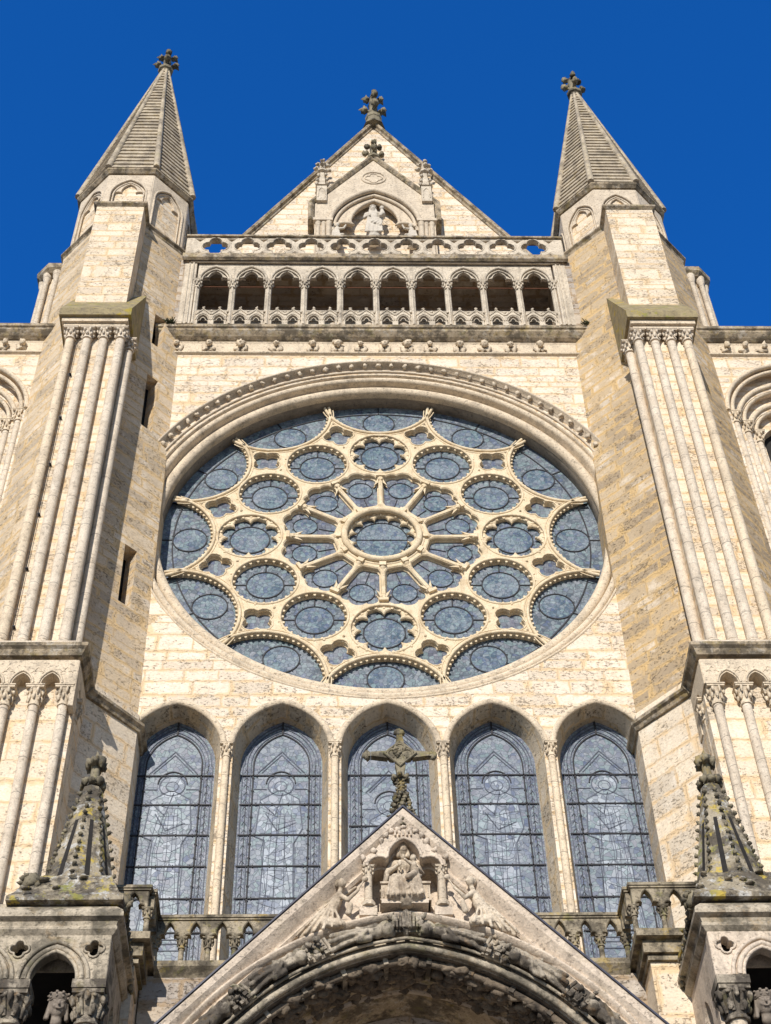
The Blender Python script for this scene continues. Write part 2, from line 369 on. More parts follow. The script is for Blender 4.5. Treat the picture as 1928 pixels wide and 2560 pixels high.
def lobed(cx, cz, ro, rl, k, rot=0, n=7):  # foil of k lobes of radius rl centred at ro
    pts = []; half = PI/k
    # cusp where neighbouring lobes meet
    d = ro*math.sin(half)
    spread = PI-math.asin(min(1, d/rl)) if ro*math.cos(half) < 0 else None
    hx = ro*math.cos(half)-math.sqrt(max(0, rl*rl-d*d)) if False else ro*math.cos(half)+0
    inn = math.sqrt(max(1e-9, rl*rl-d*d)) if rl > d else 0
    # cusp point at angle half, distance ro*cos(half)+inn (outer intersection)
    cp = ro*math.cos(half)+inn
    a = math.atan2(cp*math.sin(half), cp*math.cos(half)-ro)
    for i in range(k):
        b = rad(rot)+2*PI*i/k
        for j in range(n+1):
            t = -a+2*a*j/n; x = ro+rl*math.cos(t); z = rl*math.sin(t)
            pts.append((cx+x*math.cos(b)-z*math.sin(b), cz+x*math.sin(b)+z*math.cos(b)))
    return dedupe(pts)
def prof_round(n0, y0, r, k=8, a0=0): return [(n0+r*math.cos(a0+2*PI*i/k), y0-r*math.sin(a0+2*PI*i/k)) for i in range(k)]
def rectp(n0, n1, y0, y1): return [(n0, y0), (n1, y0), (n1, y1), (n0, y1)]
def faceT(p, q, nrm=None):   # local (a, depth, z): a metres from p towards q, depth inward
    px, py = p; dx, dy = q[0]-px, q[1]-py; L = math.hypot(dx, dy); dx /= L; dy /= L
    ix, iy = -dy, dx   # inward = left of travel
    return lambda a, d, z: (px+dx*a+ix*d, py+dy*a+iy*d, z)
def capital(m, x, y, z, r, h, seed=0, ab=1.9, T=None, leaves=8, dy=0):
    m.lathe([(r*1.22, z), (r*1.3, z+h*.06), (r*1.05, z+h*.12), (r*1.1, z+h*.4), (r*1.45, z+h*.68), (r*1.75, z+h*.82)], (x, y), 10, T=T)
    for tier, rr in ((.42, 1.35), (.72, 1.7)):
        for i in range(leaves):
            a = 2*PI*(i+(.5 if tier > .5 else 0))/leaves
            m.blob((x+r*rr*math.cos(a), y+r*rr*math.sin(a), z+h*tier), (r*.34, r*.34, h*.17), seed+i+tier*9, .35, 6, 4, T=T)
    w = r*ab; m.box(x-w, x+w, y-w, y+w, z+h*.84, z+h*.93, T=T); m.box(x-w*1.08, x+w*1.08, y-w*1.08, y+w*1.08, z+h*.932, z+h, T=T)
def base(m, x, y, z, r, T=None, pl=1.9):
    w = r*pl; m.lathe([(w, z), (w, z+r*.9)], (x, y), 8, T=T, a0=PI/8, smooth=False)
    m.lathe([(r*1.75, z+r*.9), (r*1.9, z+r*1.15), (r*1.6, z+r*1.45), (r*1.3, z+r*1.6), (r*1.45, z+r*1.85), (r*1.02, z+r*2.1)], (x, y), 12, T=T)
def finial(m, x, y, z, h, w, seed=0):      # stalk, collar and crossed leafy arms
    m.lathe([(w*.24, z), (w*.36, z+h*.03), (w*.38, z+h*.12), (w*.30, z+h*.17), (w*.24, z+h*.2)], (x, y), 8, smooth=False)
    m.lathe([(w*.22, z+h*.15), (w*.19, z+h*.5), (w*.2, z+h*.82), (w*.1, z+h*.95)], (x, y), 8)
    rnd = random.Random(seed)
    for lev, R, s_ in ((.42, .42, .13), (.86, .32, .12)):
        for i in range(4):
            a = PI/4*0+i*PI/2+.1
            cx, cy = x+math.cos(a)*w*R, y+math.sin(a)*w*R
            m.tube((x, y, z+h*(lev-.10)), (cx, cy, z+h*lev), w*.09, w*.06, 6)
            m.blob((cx, cy, z+h*lev), (w*s_*1.35, w*s_*1.35, h*.085), seed+i, .5)
            for q in range(4):
                m.blob((cx+rnd.uniform(-1,1)*w*.1, cy+rnd.uniform(-1,1)*w*.1, z+h*(lev+rnd.uniform(-.05,.07))), w*.065, seed+i*7+q, .5, 6, 4)
    m.blob((x, y, z+h*.95), (w*.14, w*.14, h*.06), seed+50, .4)

# ---------------------------------------------------------------- sculpted figures: ellipsoids and tapered limbs fused into one skin
def fused(name, prims, voxel, mat, parent=None, fold=None, seed=0, loc=(0,0,0), scale=1., rotz=0, **tags):
    m = MB()
    for p in prims:
        if p[0] == 'e': m.blob(p[1], p[2], 0, 0, 14, 10)
        elif p[0] == 'c':
            m.tube(p[1], p[2], p[3], p[4], 12); m.blob(p[1], p[3], 0, 0, 12, 8); m.blob(p[2], p[4], 0, 0, 12, 8)
        elif p[0] == 'b': m.box(*p[1])
    me = bpy.data.meshes.new('t'); me.from_pydata(m.v, [], m.f); me.update()
    o = bpy.data.objects.new('t', me); COL.objects.link(o)
    md = o.modifiers.new('r', 'REMESH'); md.mode = 'VOXEL'; md.voxel_size = voxel; md.use_smooth_shade = True
    s2 = o.modifiers.new('s', 'SMOOTH'); s2.iterations = 1; s2.factor = .5
    dg = bpy.context.evaluated_depsgraph_get(); me2 = bpy.data.meshes.new_from_object(o.evaluated_get(dg))
    bpy.data.objects.remove(o); bpy.data.meshes.remove(me)
    vs = [v.co.copy() for v in me2.vertices]; ns = [v.normal.copy() for v in me2.vertices]
    R = Matrix.Rotation(rotz, 3, 'Z'); b = parent_base(parent)
    for i, v in enumerate(me2.vertices):
        p = vs[i]
        if fold: p = p+ns[i]*fold(p, ns[i])
        v.co = R @ (p*scale)+Vector(loc)-Vector(b)
    me2.update(); me2.polygons.foreach_set('use_smooth', [True]*len(me2.polygons))
    me2.uv_layers.new(name='UVMap'); me2.materials.clear(); me2.materials.append(mat); me2.name = name
    return link(name, me2, parent, b, **tags)
def folds(amp, k, zlo, zhi, tw=2.0):
    def f(p, n):
        if not zlo < p.z < zhi: return 0
        e = min(1, (p.z-zlo)/.15, (zhi-p.z)/.15); a = math.atan2(p.x, -p.y)
        q = math.sin(a*k+p.z*tw+1.5*noise.noise(p*3))
        return amp*e*(abs(q)*2-1)
    return f
def head(c, r, crown=True, beard=False, veil=True, s=1):
    x, y, z = c
    P = [('e', (x, y, z), (r*.78, r*.86, r)), ('e', (x, y-r*.1, z-r*.55), (r*.52, r*.6, r*.5)), ('c', (x, y-r*.82, z+r*.15), (x, y-r*1.0, z-r*.2), r*.08, r*.115),
         ('e', (x-r*.3, y-r*.66, z-r*.25), (r*.2, r*.16, r*.2)), ('e', (x+r*.3, y-r*.66, z-r*.25), (r*.2, r*.16, r*.2)),
         ('c', (x-r*.48, y-r*.68, z+r*.3), (x-r*.12, y-r*.82, z+r*.3), r*.09, r*.09), ('c', (x+r*.48, y-r*.68, z+r*.3), (x+r*.12, y-r*.82, z+r*.3), r*.09, r*.09),
         ('e', (x-r*.3, y-r*.74, z+r*.1), (r*.13, r*.1, r*.09)), ('e', (x+r*.3, y-r*.74, z+r*.1), (r*.13, r*.1, r*.09)),
         ('c', (x-r*.16, y-r*.82, z-r*.5), (x+r*.16, y-r*.82, z-r*.5), r*.08, r*.08),
         ('c', (x, y+r*.05, z-r*.5), (x, y+r*.15, z-r*1.35), r*.42, r*.5)]
    if veil:
        P += [('e', (x, y+r*.2, z+r*.1), (r*.95, r*.9, r*1.05)), ('c', (x-r*.8, y+r*.1, z), (x-r*.85, y, z-r*1.2), r*.28, r*.34), ('c', (x+r*.8, y+r*.1, z), (x+r*.85, y, z-r*1.2), r*.28, r*.34)]
    if crown:
        for i in range(12):
            a = 2*PI*i/12; P.append(('c', (x+r*.82*math.cos(a), y+r*.82*math.sin(a), z+r*.55), (x+r*.86*math.cos(a), y+r*.86*math.sin(a), z+r*(.92 if i % 2 else .80)), r*.2, r*.15))
        P.append(('e', (x, y, z+r*.7), (r*.8, r*.8, r*.3)))
    if beard: P += [('e', (x, y-r*.5, z-r*.95), (r*.5, r*.42, r*.5))]
    return P

# ================================================================ SETTING
g = MB(); g.box(-900, 900, -900, 900, -1, 0)
top(g, 'ground', stone('paving_stone', (.30,.28,.25), (.24,.22,.2)), kind='structure')

# ================================================================ CATHEDRAL
cath = thing('cathedral', (0, -.6, 0), 'cream limestone church front with a great rose window, five lancets and two spired turrets', 'cathedral')
RZ = 32.0
LX = [-4.62, -2.31, 0.0, 2.31, 4.62]
def cathedral_wall():
    m = MB(); R = 6.12; a = math.degrees(math.acos(5.9/R))
    m.plate([(-5.9, 40.3)]+arc(0, RZ, R, 180-a, a, 70)+[(5.9, 40.3)], [], -.6, -.1)
    holes = []
    low = [(-5.9, 17.0)]+[(5.9, 17.0)]+arc(0, RZ, R, -a, -180+a, 70)
    for x in LX:
        hw = 1.02
        holes.append([(max(-5.88, x-hw), 17.3)]+parch(x, 24.4, hw, 1.3, 12)+[(min(5.88, x+hw), 17.3)])
    m.plate(low, holes, -.6, -.1, b=.0)
    w_ = m.build('facade_wall', A_WALL, cath)
    for x in LX:      # splayed reveals of the lancets
        m = MB()
        f = [(x-1.02, 17.3)]+parch(x, 24.4, 1.02, 1.3, 12)+[(x+1.02, 17.3)]
        r = [(x-.87, 17.3)]+parch(x, 24.42, .87, 1.24, 12)+[(x+.87, 17.3)]
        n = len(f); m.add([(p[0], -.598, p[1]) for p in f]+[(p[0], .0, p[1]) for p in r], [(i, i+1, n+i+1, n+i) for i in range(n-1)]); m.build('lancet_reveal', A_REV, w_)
    m = MB(); m.box(-16, -5.7, -.1, .3, 0, 17.0); m.box(5.7, 16, -.1, .3, 0, 17.0); m.box(-5.7, 5.7, -.1, .3, 0, 17.0); m.build('base_wall', A_LOW, w_)
    return w_
wall = cathedral_wall()

# ---- surround of the rose
cw = lambda r, n=144: list(reversed(circle(0, RZ, r, n)))
m = MB(); m.sweep(cw(5.6), [(0, .42), (0, -.17), (.02, -.2), (.35, -.2), (.35, .42)], True)
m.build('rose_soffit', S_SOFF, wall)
m = MB()
P = [(.0, -.175)]+[(.13+.135*math.cos(a), -.29-.135*math.sin(a)) for a in [PI*.95-PI*i*.17 for i in range(7)]]
P += [(.27, -.33), (.29, -.37)]+[(.39+.09*math.cos(a), -.49-.09*math.sin(a)) for a in [PI*.95-PI*i*.17 for i in range(7)]]
P += [(.49, -.55), (.50, -.612), (.535, -.622), (.56, -.60), (.58, -.3), (.1, -.1)]
m.sweep(cw(5.6), P, True)
m.build('rose_moulding', S_MOULD, wall)
m = MB(); hp = list(reversed(arc(0, RZ, 6.34, 25, 155, 90)))
hp = hp if hp[0][0] < 0 else list(reversed(hp))
m.sweep(hp, [(.02, -.6), (.02, -.61), (.11, -.63), (.12, -.80), (.15, -.83), (.18, -.80), (.21, -.60)])
m.sweep([(x*.98, RZ+(z-RZ)*.98) for x, z in hp], [(0, -.6), (0, -.645), (.04, -.66), (.06, -.6)])
hood = m.build('hood_moulding', S_PALE, wall)
for i in range(39):
    a = rad(26.5+127*i/38); m = MB(); m.blob((6.375*math.cos(a), -.725, RZ+6.375*math.sin(a)), .068, i, .45, 8, 6); m.build('ball_flower', S_PALE, wall)

# ---- rose window
TY = 0.0
def pol(r, a): return (r*math.cos(rad(a)), RZ+r*math.sin(rad(a)))
m = MB(); outer = []
LC, LR = 5.77, 1.50
for k in range(12):
    a = 30*k; c = pol(LC, a)
    # concave edge of each lunette, from tip to tip
    th = math.degrees(math.acos((LC*LC+LR*LR-5.64**2)/(2*LC*LR)))
    al = arc(c[0], c[1], LR, a+180+th, a+180-th, 22); al = [p for p in al if math.hypot(p[0], p[1]-RZ) < 5.63]
    outer += al
outer = dedupe(outer)
holes = [circle(*pol(3.34, 30*k), .785, 40) for k in range(12)]
qs = [[(x, z) for x, z in lobed(*pol(4.27, 15+30*k), .215, .19, 4, 15+30*k, 7)] for k in range(12)]
holes += qs
def petal(k, sh=0.):
    a = rad(15+30*k); pts = []; w0 = .06+sh
    def loc(r, t): return (r*math.cos(a)-t*math.sin(a), RZ+r*math.sin(a)+t*math.cos(a))
    def side(r): return (r*math.sin(rad(15))-w0)/math.cos(rad(15))
    r1 = 2.19-sh*.3
    t0, t1 = side(1.20+sh), side(r1)
    w0_ = 0; pts += [loc(1.20+sh, -t0*.75), loc(1.30+sh, -side(1.30+sh)), loc(r1, -t1)]
    hw = t1; R = hw*.47-sh*.4
    for cx, cr, A0, A1 in ((-hw*.50, r1+.04, -150, -5), (0, r1+.15, -62, 62), (hw*.50, r1+.04, 5, 150)):
        for i in range(7):
            b = rad(A0+(A1-A0)*i/6); pts.append(loc(cr+R*math.cos(b), cx+R*math.sin(b)))
    pts += [loc(r1, t1), loc(1.30+sh, side(1.30+sh)), loc(1.20+sh, t0*.75)]
    return dedupe(pts)
petals = [petal(k) for k in range(12)]
holes += petals
holes.append(circle(0, RZ, .88, 40))
m.plate(outer, holes, TY, TY+.115, b=.03)
m.plate([(x, z) for x, z in outer], [circle(*pol(3.34, 30*k), .745, 40) for k in range(12)]+[lobed(*pol(4.27, 15+30*k), .205, .17, 4, 15+30*k, 7) for k in range(12)]+[petal(k, .03) for k in range(12)]+[circle(0, RZ, .84, 40)], TY+.116, TY+.175, b=.015)
for k in range(12):   # roll mouldings and dentils
    c = pol(3.34, 30*k)
    m.sweep(list(reversed(circle(*c, .82, 44))), prof_round(0, TY+.005, .034, 6), True)
    cl = pol(LC, 30*k); th = 74
    ar = [p for p in arc(cl[0], cl[1], LR+.05, 30*k+180+th, 30*k+180-th, 30) if math.hypot(p[0], p[1]-RZ) < 5.66]
    m.sweep(ar, prof_round(0, TY-.01, .045, 6)); 
    ar2 = [p for p in arc(cl[0], cl[1], LR+.14, 30*k+180+th, 30*k+180-th, 30) if math.hypot(p[0], p[1]-RZ) < 5.45]
    m.sweep(ar2, prof_round(0, TY, .018, 5))
    for j in range(24):
        b = rad(360*j/24); x, z = c[0]+.77*math.cos(b), c[1]+.77*math.sin(b)
        ux, uz = math.cos(b), math.sin(b)
        m.add([(x+ux*p-uz*q, y, z+uz*p+ux*q) for y in (TY+.025, TY+.105) for p, q in ((-.045, -.02), (.03, -.045), (.03, .045), (-.045, .02))],
              [(0,1,2,3), (7,6,5,4), (0,4,5,1), (1,5,6,2), (2,6,7,3), (3,7,4,0)])
    for j in range(25):
        b = rad(30*k+180-th+6+(2*th-12)*j/24); x, z = cl[0]+(LR-.01)*math.cos(b), cl[1]+(LR-.01)*math.sin(b)
        if math.hypot(x, z-RZ) > 5.5: continue
        ux, uz = math.cos(b), math.sin(b)
        m.add([(x+ux*p-uz*q, y, z+uz*p+ux*q) for y in (TY+.025, TY+.105) for p, q in ((-.045, -.02), (.03, -.045), (.03, .045), (-.045, .02))],
              [(0,1,2,3), (7,6,5,4), (0,4,5,1), (1,5,6,2), (2,6,7,3), (3,7,4,0)])
    for t_ in (-1, 1):
        for rr, aa in ((4.8, 15), (4.95, 15), (3.98, 15+6*t_), (4.08, 15-9*t_), (3.72, 15)):
            p = pol(rr, 30*k+aa); m.blob((p[0], TY, p[1]), (.035, .03, .035), k, .3, 6, 4)
    q = lobed(*pol(4.27, 15+30*k), .225, .215, 4, 15+30*k, 6)
    m.sweep(list(reversed(q)), prof_round(0, TY, .02, 5), True)
m.sweep(list(reversed(circle(0, RZ, .95, 56))), prof_round(0, TY-.05, .085, 8), True)
m.sweep(list(reversed(circle(0, RZ, 1.06, 56))), prof_round(0, TY+.02, .05, 6), True)
for j in range(28):
    b = rad(360*j/28); m.blob((.87*math.cos(b), TY+.05, RZ+.87*math.sin(b)), (.05, .06, .05), j, .4, 6, 4)
rose = m.build('rose_window', S_TRAC, cath)
# foiled inner rings
def foil_ring(c, ro, foils, rin, name):
    m = MB(); fo = lobed(c[0], c[1], rin, ro, foils, 360/foils/2 if foils == 8 else 0, 6)
    m.plate(circle(c[0], c[1], .90 if foils == 12 else .80, 40), [fo], TY+.04, TY+.13, b=.025)
    m.build(name, S_TRAC, rose)
for k in (0, 3, 6, 9): foil_ring(pol(3.34, 30*k), .213, 8, .545, 'foiled_ring')
foil_ring((0, RZ), .173, 12, .665, 'foiled_ring')
# radiating colonnettes, one built then copied
def radial(p):   # local: along +z from the hub
    return p
proto = None
for k in range(12):
    a = rad(30*k-90)
    T = lambda x, y, z, a=a: (x*math.cos(a)-z*math.sin(a), y+TY+.045, RZ+x*math.sin(a)+z*math.cos(a))
    m = MB(T)
    m.box(-.085, .085, -.12, .08, 1.04, 1.16); m.lathe([(.095, 1.16), (.1, 1.19), (.075, 1.22), (.055, 1.25), (.052, 2.10), (.07, 2.12), (.055, 2.14), (.065, 2.2), (.095, 2.29), (.10, 2.33)], (0, 0), 10)
    for i in range(6):
        b = i*PI/3; m.blob((.075*math.cos(b), .075*math.sin(b), 2.25), (.03, .03, .045), i+k, .4, 6, 4)
    m.box(-.115, .115, -.125, .1, 2.33, 2.42)
    m.build('colonnette', S_TRAC, rose)
# glass, one pane per opening
GY = TY+.165
def pane(pts, name, mat, parent, y=None):
    m = MB(); y = GY if y is None else y
    c = (sum(p[0] for p in pts)/len(pts), sum(p[1] for p in pts)/len(pts)); n = len(pts)
    m.plate(pts, [], y, y+.02)
    return m.build(name, mat, parent)
def ring_iron(m, c, r, y, lug=8, w=.018):
    m.sweep(list(reversed(circle(c[0], c[1], r, 32))), rectp(-w*.8, w*.8, y-.02, y), True, smooth=False)
    for j in range(lug):
        b = 2*PI*(j+.5)/lug; ux, uz = math.cos(b), math.sin(b); x, z = c[0]+ux*r, c[1]+uz*r
        m.tube((x-ux*.01, y-.02, z-uz*.01), (x+ux*.055, y-.02, z+uz*.055), .009, None, 5)
def bar(m, p, q, y, w=.016):
    dx, dz = q[0]-p[0], q[1]-p[1]; L = math.hypot(dx, dz); nx, nz = -dz/L*w, dx/L*w
    m.add([(px+s_*nx, yy, pz+s_*nz) for yy in (y-.016, y) for px, pz in (p, q) for s_ in (-1, 1)], [(0,1,3,2), (4,6,7,5), (0,4,5,1), (2,3,7,6), (0,2,6,4), (1,5,7,3)])
    k = int(L/.34)
    for i in range(1, k):
        x, z = p[0]+dx*i/k, p[1]+dz*i/k
        m.add([(x+sx*dx/L*.012+s_*nx*2.0, yy, z+sx*dz/L*.012+s_*nz*2.0) for yy in (y-.022, y) for sx in (-1, 1) for s_ in (-1, 1)], [(0,1,3,2), (4,6,7,5), (0,4,5,1), (2,3,7,6), (0,2,6,4), (1,5,7,3)])
m0 = MB()
for k in range(12):
    c = pol(3.34, 30*k)
    p_ = pane(circle(*c, .80, 32), 'round_pane', G_ROSE, rose)
    m = MB(); m.plate(circle(*c, .45 if k % 3 else .50, 28), [], GY-.006, GY-.001); m.build('medallion', G_MED, rose)
    m = MB(); ring_iron(m, c, .46 if k % 3 else .50, GY-.004, 10)
    if k % 3:
        for a in (0, 90, 180, 270): bar(m, (c[0]+.46*math.cos(rad(a)), c[1]+.46*math.sin(rad(a))), (c[0]+.74*math.cos(rad(a)), c[1]+.74*math.sin(rad(a))), GY-.004)
    m.build('iron_ring', IRON, rose)
    pane([(x, z) for x, z in lobed(*pol(4.27, 15+30*k), .215, .205, 4, 15+30*k, 5)], 'quatrefoil_pane', G_CELL, rose)
    pp = petal(k, -.03); pane(pp, 'petal_pane', G_CELL, rose)
    cm = pol(2.02, 15+30*k); m = MB(); m.plate(circle(*cm, .30, 24), [], GY-.006, GY-.001); m.build('medallion', G_MED, rose)
    m = MB(); ring_iron(m, cm, .31, GY-.004, 8, .012); bar(m, pol(1.2, 15+30*k), pol(1.66, 15+30*k), GY-.004, .01)
    m.build('iron_ring', IRON, rose)
    # lunette: circle segment between scallop and soffit
    cl = pol(LC, 30*k); th = 75
    ins = [p for p in arc(cl[0], cl[1], LR+.03, 30*k+180-th, 30*k+180+th, 22) if math.hypot(p[0], p[1]-RZ) < 5.62]
    angs = [math.degrees(math.atan2(p[1]-RZ, p[0]))-30*k for p in ins]; angs = [(x+180) % 360-180 for x in angs]
    A = max(abs(x) for x in angs)
    ot = [pol(5.62, 30*k+A-2*A*i/12) for i in range(13)]
    if angs[-1] < angs[0]: ot = list(reversed(ot))
    pane(ins+ot, 'lunette_pane', G_ROSE, rose)
    cm = pol(4.85, 30*k); m = MB(); m.plate(circle(*cm, .42, 28), [], GY-.006, GY-.001); m.build('medallion', G_MED, rose)
    m = MB(); ring_iron(m, cm, .43, GY-.004, 10)
    ar = arc(0, RZ, 5.28, 30*k-13.4, 30*k+13.4, 14)
    for p, q in zip(ar, ar[1:]): bar(m, p, q, GY-.004, .017)
    bar(m, pol(5.28, 30*k), pol(5.58, 30*k), GY-.004)
    m.build('iron_ring', IRON, rose)
pane(circle(0, RZ, .92, 40), 'centre_pane', G_ROSE, rose)
m = MB(); m.plate(circle(0, RZ, .655, 36), [], GY-.006, GY-.001); m.build('medallion', G_MED, rose)
m = MB(); ring_iron(m, (0, RZ), .655, GY-.004, 24, .012); bar(m, (-.65, RZ), (.65, RZ), GY-.004, .012); m.build('iron_ring', IRON, rose)

# ---- lancets
LGY = -.04
for i, x in enumerate(LX):
    shp = [(x-.87, 17.3)]+parch(x, 24.42, .87, 1.24, 12)+[(x+.87, 17.3)]
    m = MB(); m.plate([(x-.9, 17.3)]+parch(x, 24.42, .9, 1.27, 12)+[(x+.9, 17.3)], [], LGY, LGY+.02); win = m.build('lancet_window', G_BORD, cath)
    inn = [(x-.60, 17.4)]+parch(x, 24.40, .60, .88, 12)+[(x+.60, 17.4)]
    m = MB(); m.plate(inn, [], LGY-.006, LGY-.001); m.build('figure_pane', G_FIG, win)
    # saint: halo, head and robe in paler glass
    hz = 23.85 if i != 2 else 23.3
    m = MB(); m.plate(circle(x, hz, .27, 24), [], LGY-.011, LGY-.007); m.plate(circle(x, hz-.02, .13, 16), [], LGY-.016, LGY-.012)
    bz_ = hz-.25
    body = [(x-.06, bz_+.1), (x-.42, bz_-.15), (x-.50, bz_-1.1), (x-.30, bz_-1.2), (x-.34, bz_-2.6), (x-.44, bz_-3.6), (x+.42, bz_-3.6), (x+.32, bz_-2.5), (x+.30, bz_-1.3), (x+.48, bz_-.9), (x+.40, bz_-.12), (x+.06, bz_+.1)]
    m.plate(body, [], LGY-.0145, LGY-.0135); m.build('saint_figure', G_ROBE, win)
    r_ = random.Random(i+40); ln = MB(); yl = LGY-.019
    def lead(pts, w=.009): ln.sweep(pts, rectp(-w, w, yl, yl+.006), smooth=False)
    lead(body+[body[0]], .012)
    for q in range(7):      # drapery leads
        xx = x-.30+.1*q; lead([(xx*.7+x*.3+r_.uniform(-.03, .03), bz_-.35-.2*r_.random()), (xx+r_.uniform(-.09, .09), bz_-1.5), (xx+r_.uniform(-.09, .09), bz_-2.5), (x+(xx-x)*1.25, bz_-3.55)], .006)
    for q in range(15):
        zq = bz_-.3-.23*q; a_ = r_.uniform(.15, .45); lead([(x-a_, zq+r_.uniform(-.1, .1)), (x+r_.uniform(-.1, .1), zq-.05), (x+a_, zq+r_.uniform(-.1, .1))], .005)
    lead([(x-.30, bz_-.5), (x-.05, bz_-.95), (x+.34, bz_-.75)], .014); lead([(x-.42, bz_-.2), (x-.1, bz_-.55), (x+.05, bz_+.05)], .012)
    lead(list(reversed(circle(x, hz, .27, 24)))+[circle(x, hz, .27, 24)[-1]], .012); lead(list(reversed(circle(x, hz-.02, .13, 16)))+[circle(x, hz-.02, .13, 16)[-1]], .01)
    lead([(x-.5, hz+.35), (x, hz+.95), (x+.5, hz+.35)], .012); lead([(x-.42, hz+.35), (x, hz+.85), (x+.42, hz+.35)], .009); lead([(x-.57, hz-.1), (x-.3, hz-.1)], .01); lead([(x+.3, hz-.1), (x+.57, hz-.1)], .01)
    for zz_ in (bz_-3.7, bz_-3.85, bz_-4.3): lead([(x-.58, zz_), (x+.58, zz_)], .01)
    for s_ in (-1, 1):
        for q in range(34):
            zq = 17.6+q*.2; xx = x+s_*.74; lead([(xx-.05, zq), (xx+r_.uniform(-.02, .02), zq+.09), (xx+.05, zq+r_.uniform(-.02, .02))], .004)
        lead([(x+s_*.83, 17.4), (x+s_*.83, 24.4)], .008); lead([(x+s_*.655, 17.4), (x+s_*.655, 24.4)], .008)
    for e in (.66, .74, .80): lead(parch(x, 24.40, e, e*1.46, 12), .008)
    ln.build('lead_lines', LEADG, win)
    m = MB(); y = LGY-.018
    b = [(x-.60, 17.4)]+parch(x, 24.40, .60, .88, 12)+[(x+.60, 17.4)]
    for p, q in zip(b, b[1:]): bar(m, p, q, y, .014)
    zz = [24.12, 23.33, 22.53, 21.74, 20.95, 20.15, 19.35, 18.5] if i != 2 else [24.12, 22.75, 21.74, 20.95, 20.15, 19.35, 18.5]
    for z in zz: bar(m, (x-.86, z), (x+.86, z), y, .015)
    bar(m, (x, 25.28), (x, 25.64), y, .018)
    for s_ in (-1, 1): m.sweep([(x+s_*.73, 17.4), (x+s_*.73, 24.4)], rectp(-.006, .006, y+.002, y+.012), smooth=False)
    hr = parch(x, hz+.05, .31, .33, 8); m.sweep(hr, rectp(-.012, .012, y-.01, y+.004), smooth=False)
    m.build('iron_bars', IRON, win)
    m = MB(); m.sweep(parch(x, 24.4, 1.02, 1.3, 14), [(0, -.55), (0, -.60), (.015, -.635), (.075, -.66), (.13, -.635), (.145, -.58)])
    m.build('lancet_arch', S_MOULD, win)
for x in (-3.465, -1.155, 1.155, 3.465):
    m = MB(); m.lathe([(.078, 17.0), (.078, 24.1)], (x, -.66), 12); c_ = m.build('colonnette', S_SHAFTW, cath)
    m = MB(); capital(m, x, -.66, 24.1, .075, .36, int(x*9), 1.75); m.build('capital', S_MOULD, c_)

# ---- cornice with carved heads
m = MB(); CP = [(-.1, 39.3), (-.1, 40.3), (-.72, 40.3), (-.92, 40.16), (-.95, 40.12), (-.95, 40.00), (-.90, 39.97), (-.89, 39.90), (-.85, 39.85), (-.77, 39.76), (-.68, 39.70), (-.64, 39.68), (-.6, 39.65), (-.6, 39.3)]
m.prism(CP, -6.35, 6.35); cor = m.build('cornice', S_COPE, cath)
m = MB(); m.prism([(-.603, 39.665), (-.603, 39.05), (-.68, 39.09), (-.69, 39.13), (-.62, 39.17), (-.62, 39.6), (-.65, 39.665)], -5.9, 5.9); m.build('frieze', S_MOULD, cor)
HX = [-5.72, -4.8, -3.9, -2.89, -1.85, -1.14, -.48, .20, .85, 1.5, 2.35, 3.06, 3.81, 4.66]
for i, x in enumerate(HX):
    m = MB(); r = .085+.02*((i*7) % 3)
    r *= .85; m.blob((x, -.76, 39.44), (r*.95, r, r*1.15), i, .25, 9, 7); m.blob((x, -.78-r*.6, 39.42), r*.32, i, .3, 6, 4); m.blob((x, -.7, 39.54), (r*1.3, r, r*.7), i+9, .4)
    m.blob((x-.09, -.65, 39.34), (.10, .05, .14), i+3, .5); m.blob((x+.09, -.65, 39.34), (.10, .05, .14), i+5, .5)
    m.build('carved_head', S_MOULD, cor)

# ---- gallery
GX = [-5.35+1.07*k for k in range(11)]
m = MB()
m.box(-5.9, -5.40, -.84, .6, 40.3, 43.72); m.box(5.40, 5.95, -.84, .6, 40.3, 43.72)
m.box(-5.9, 5.95, .6, 1.0, 40.0, 44.0); m.box(-5.9, 5.95, -.60, .6, 43.72, 43.9); m.box(-5.9, 5.95, -.1, .6, 40.0, 40.29)
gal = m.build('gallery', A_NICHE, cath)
m = MB(); m.box(-5.76, -5.41, -.85, -.6, 40.3, 43.72); m.box(5.41, 5.78, -.85, -.6, 40.3, 43.72)
for s_ in (-1, 1): m.sweep([(s_*5.50, 40.3), (s_*5.50, 43.62)], prof_round(0, -.86, .03, 6)); m.sweep([(s_*5.62, 40.3), (s_*5.62, 43.62)], prof_round(0, -.86, .02, 6))
m.sweep([(-5.6, 43.60), (5.6, 43.60)], prof_round(0, -.87, .04, 6)); m.box(-5.76, 5.78, -.87, -.6, 43.64, 43.74)
m.build('frame', S_GAL, gal)
def trefarch(cx, zs, hw, rise, n=6):
    L = arc(cx-.64*hw, zs+.06*rise, .34*hw, 190, 45, n); tz = zs+.30*rise
    T_ = parch(cx, tz, .50*hw, rise*.66, n)
    Rr = [(2*cx-x, z) for x, z in reversed(L)]
    return dedupe(L+T_+Rr)
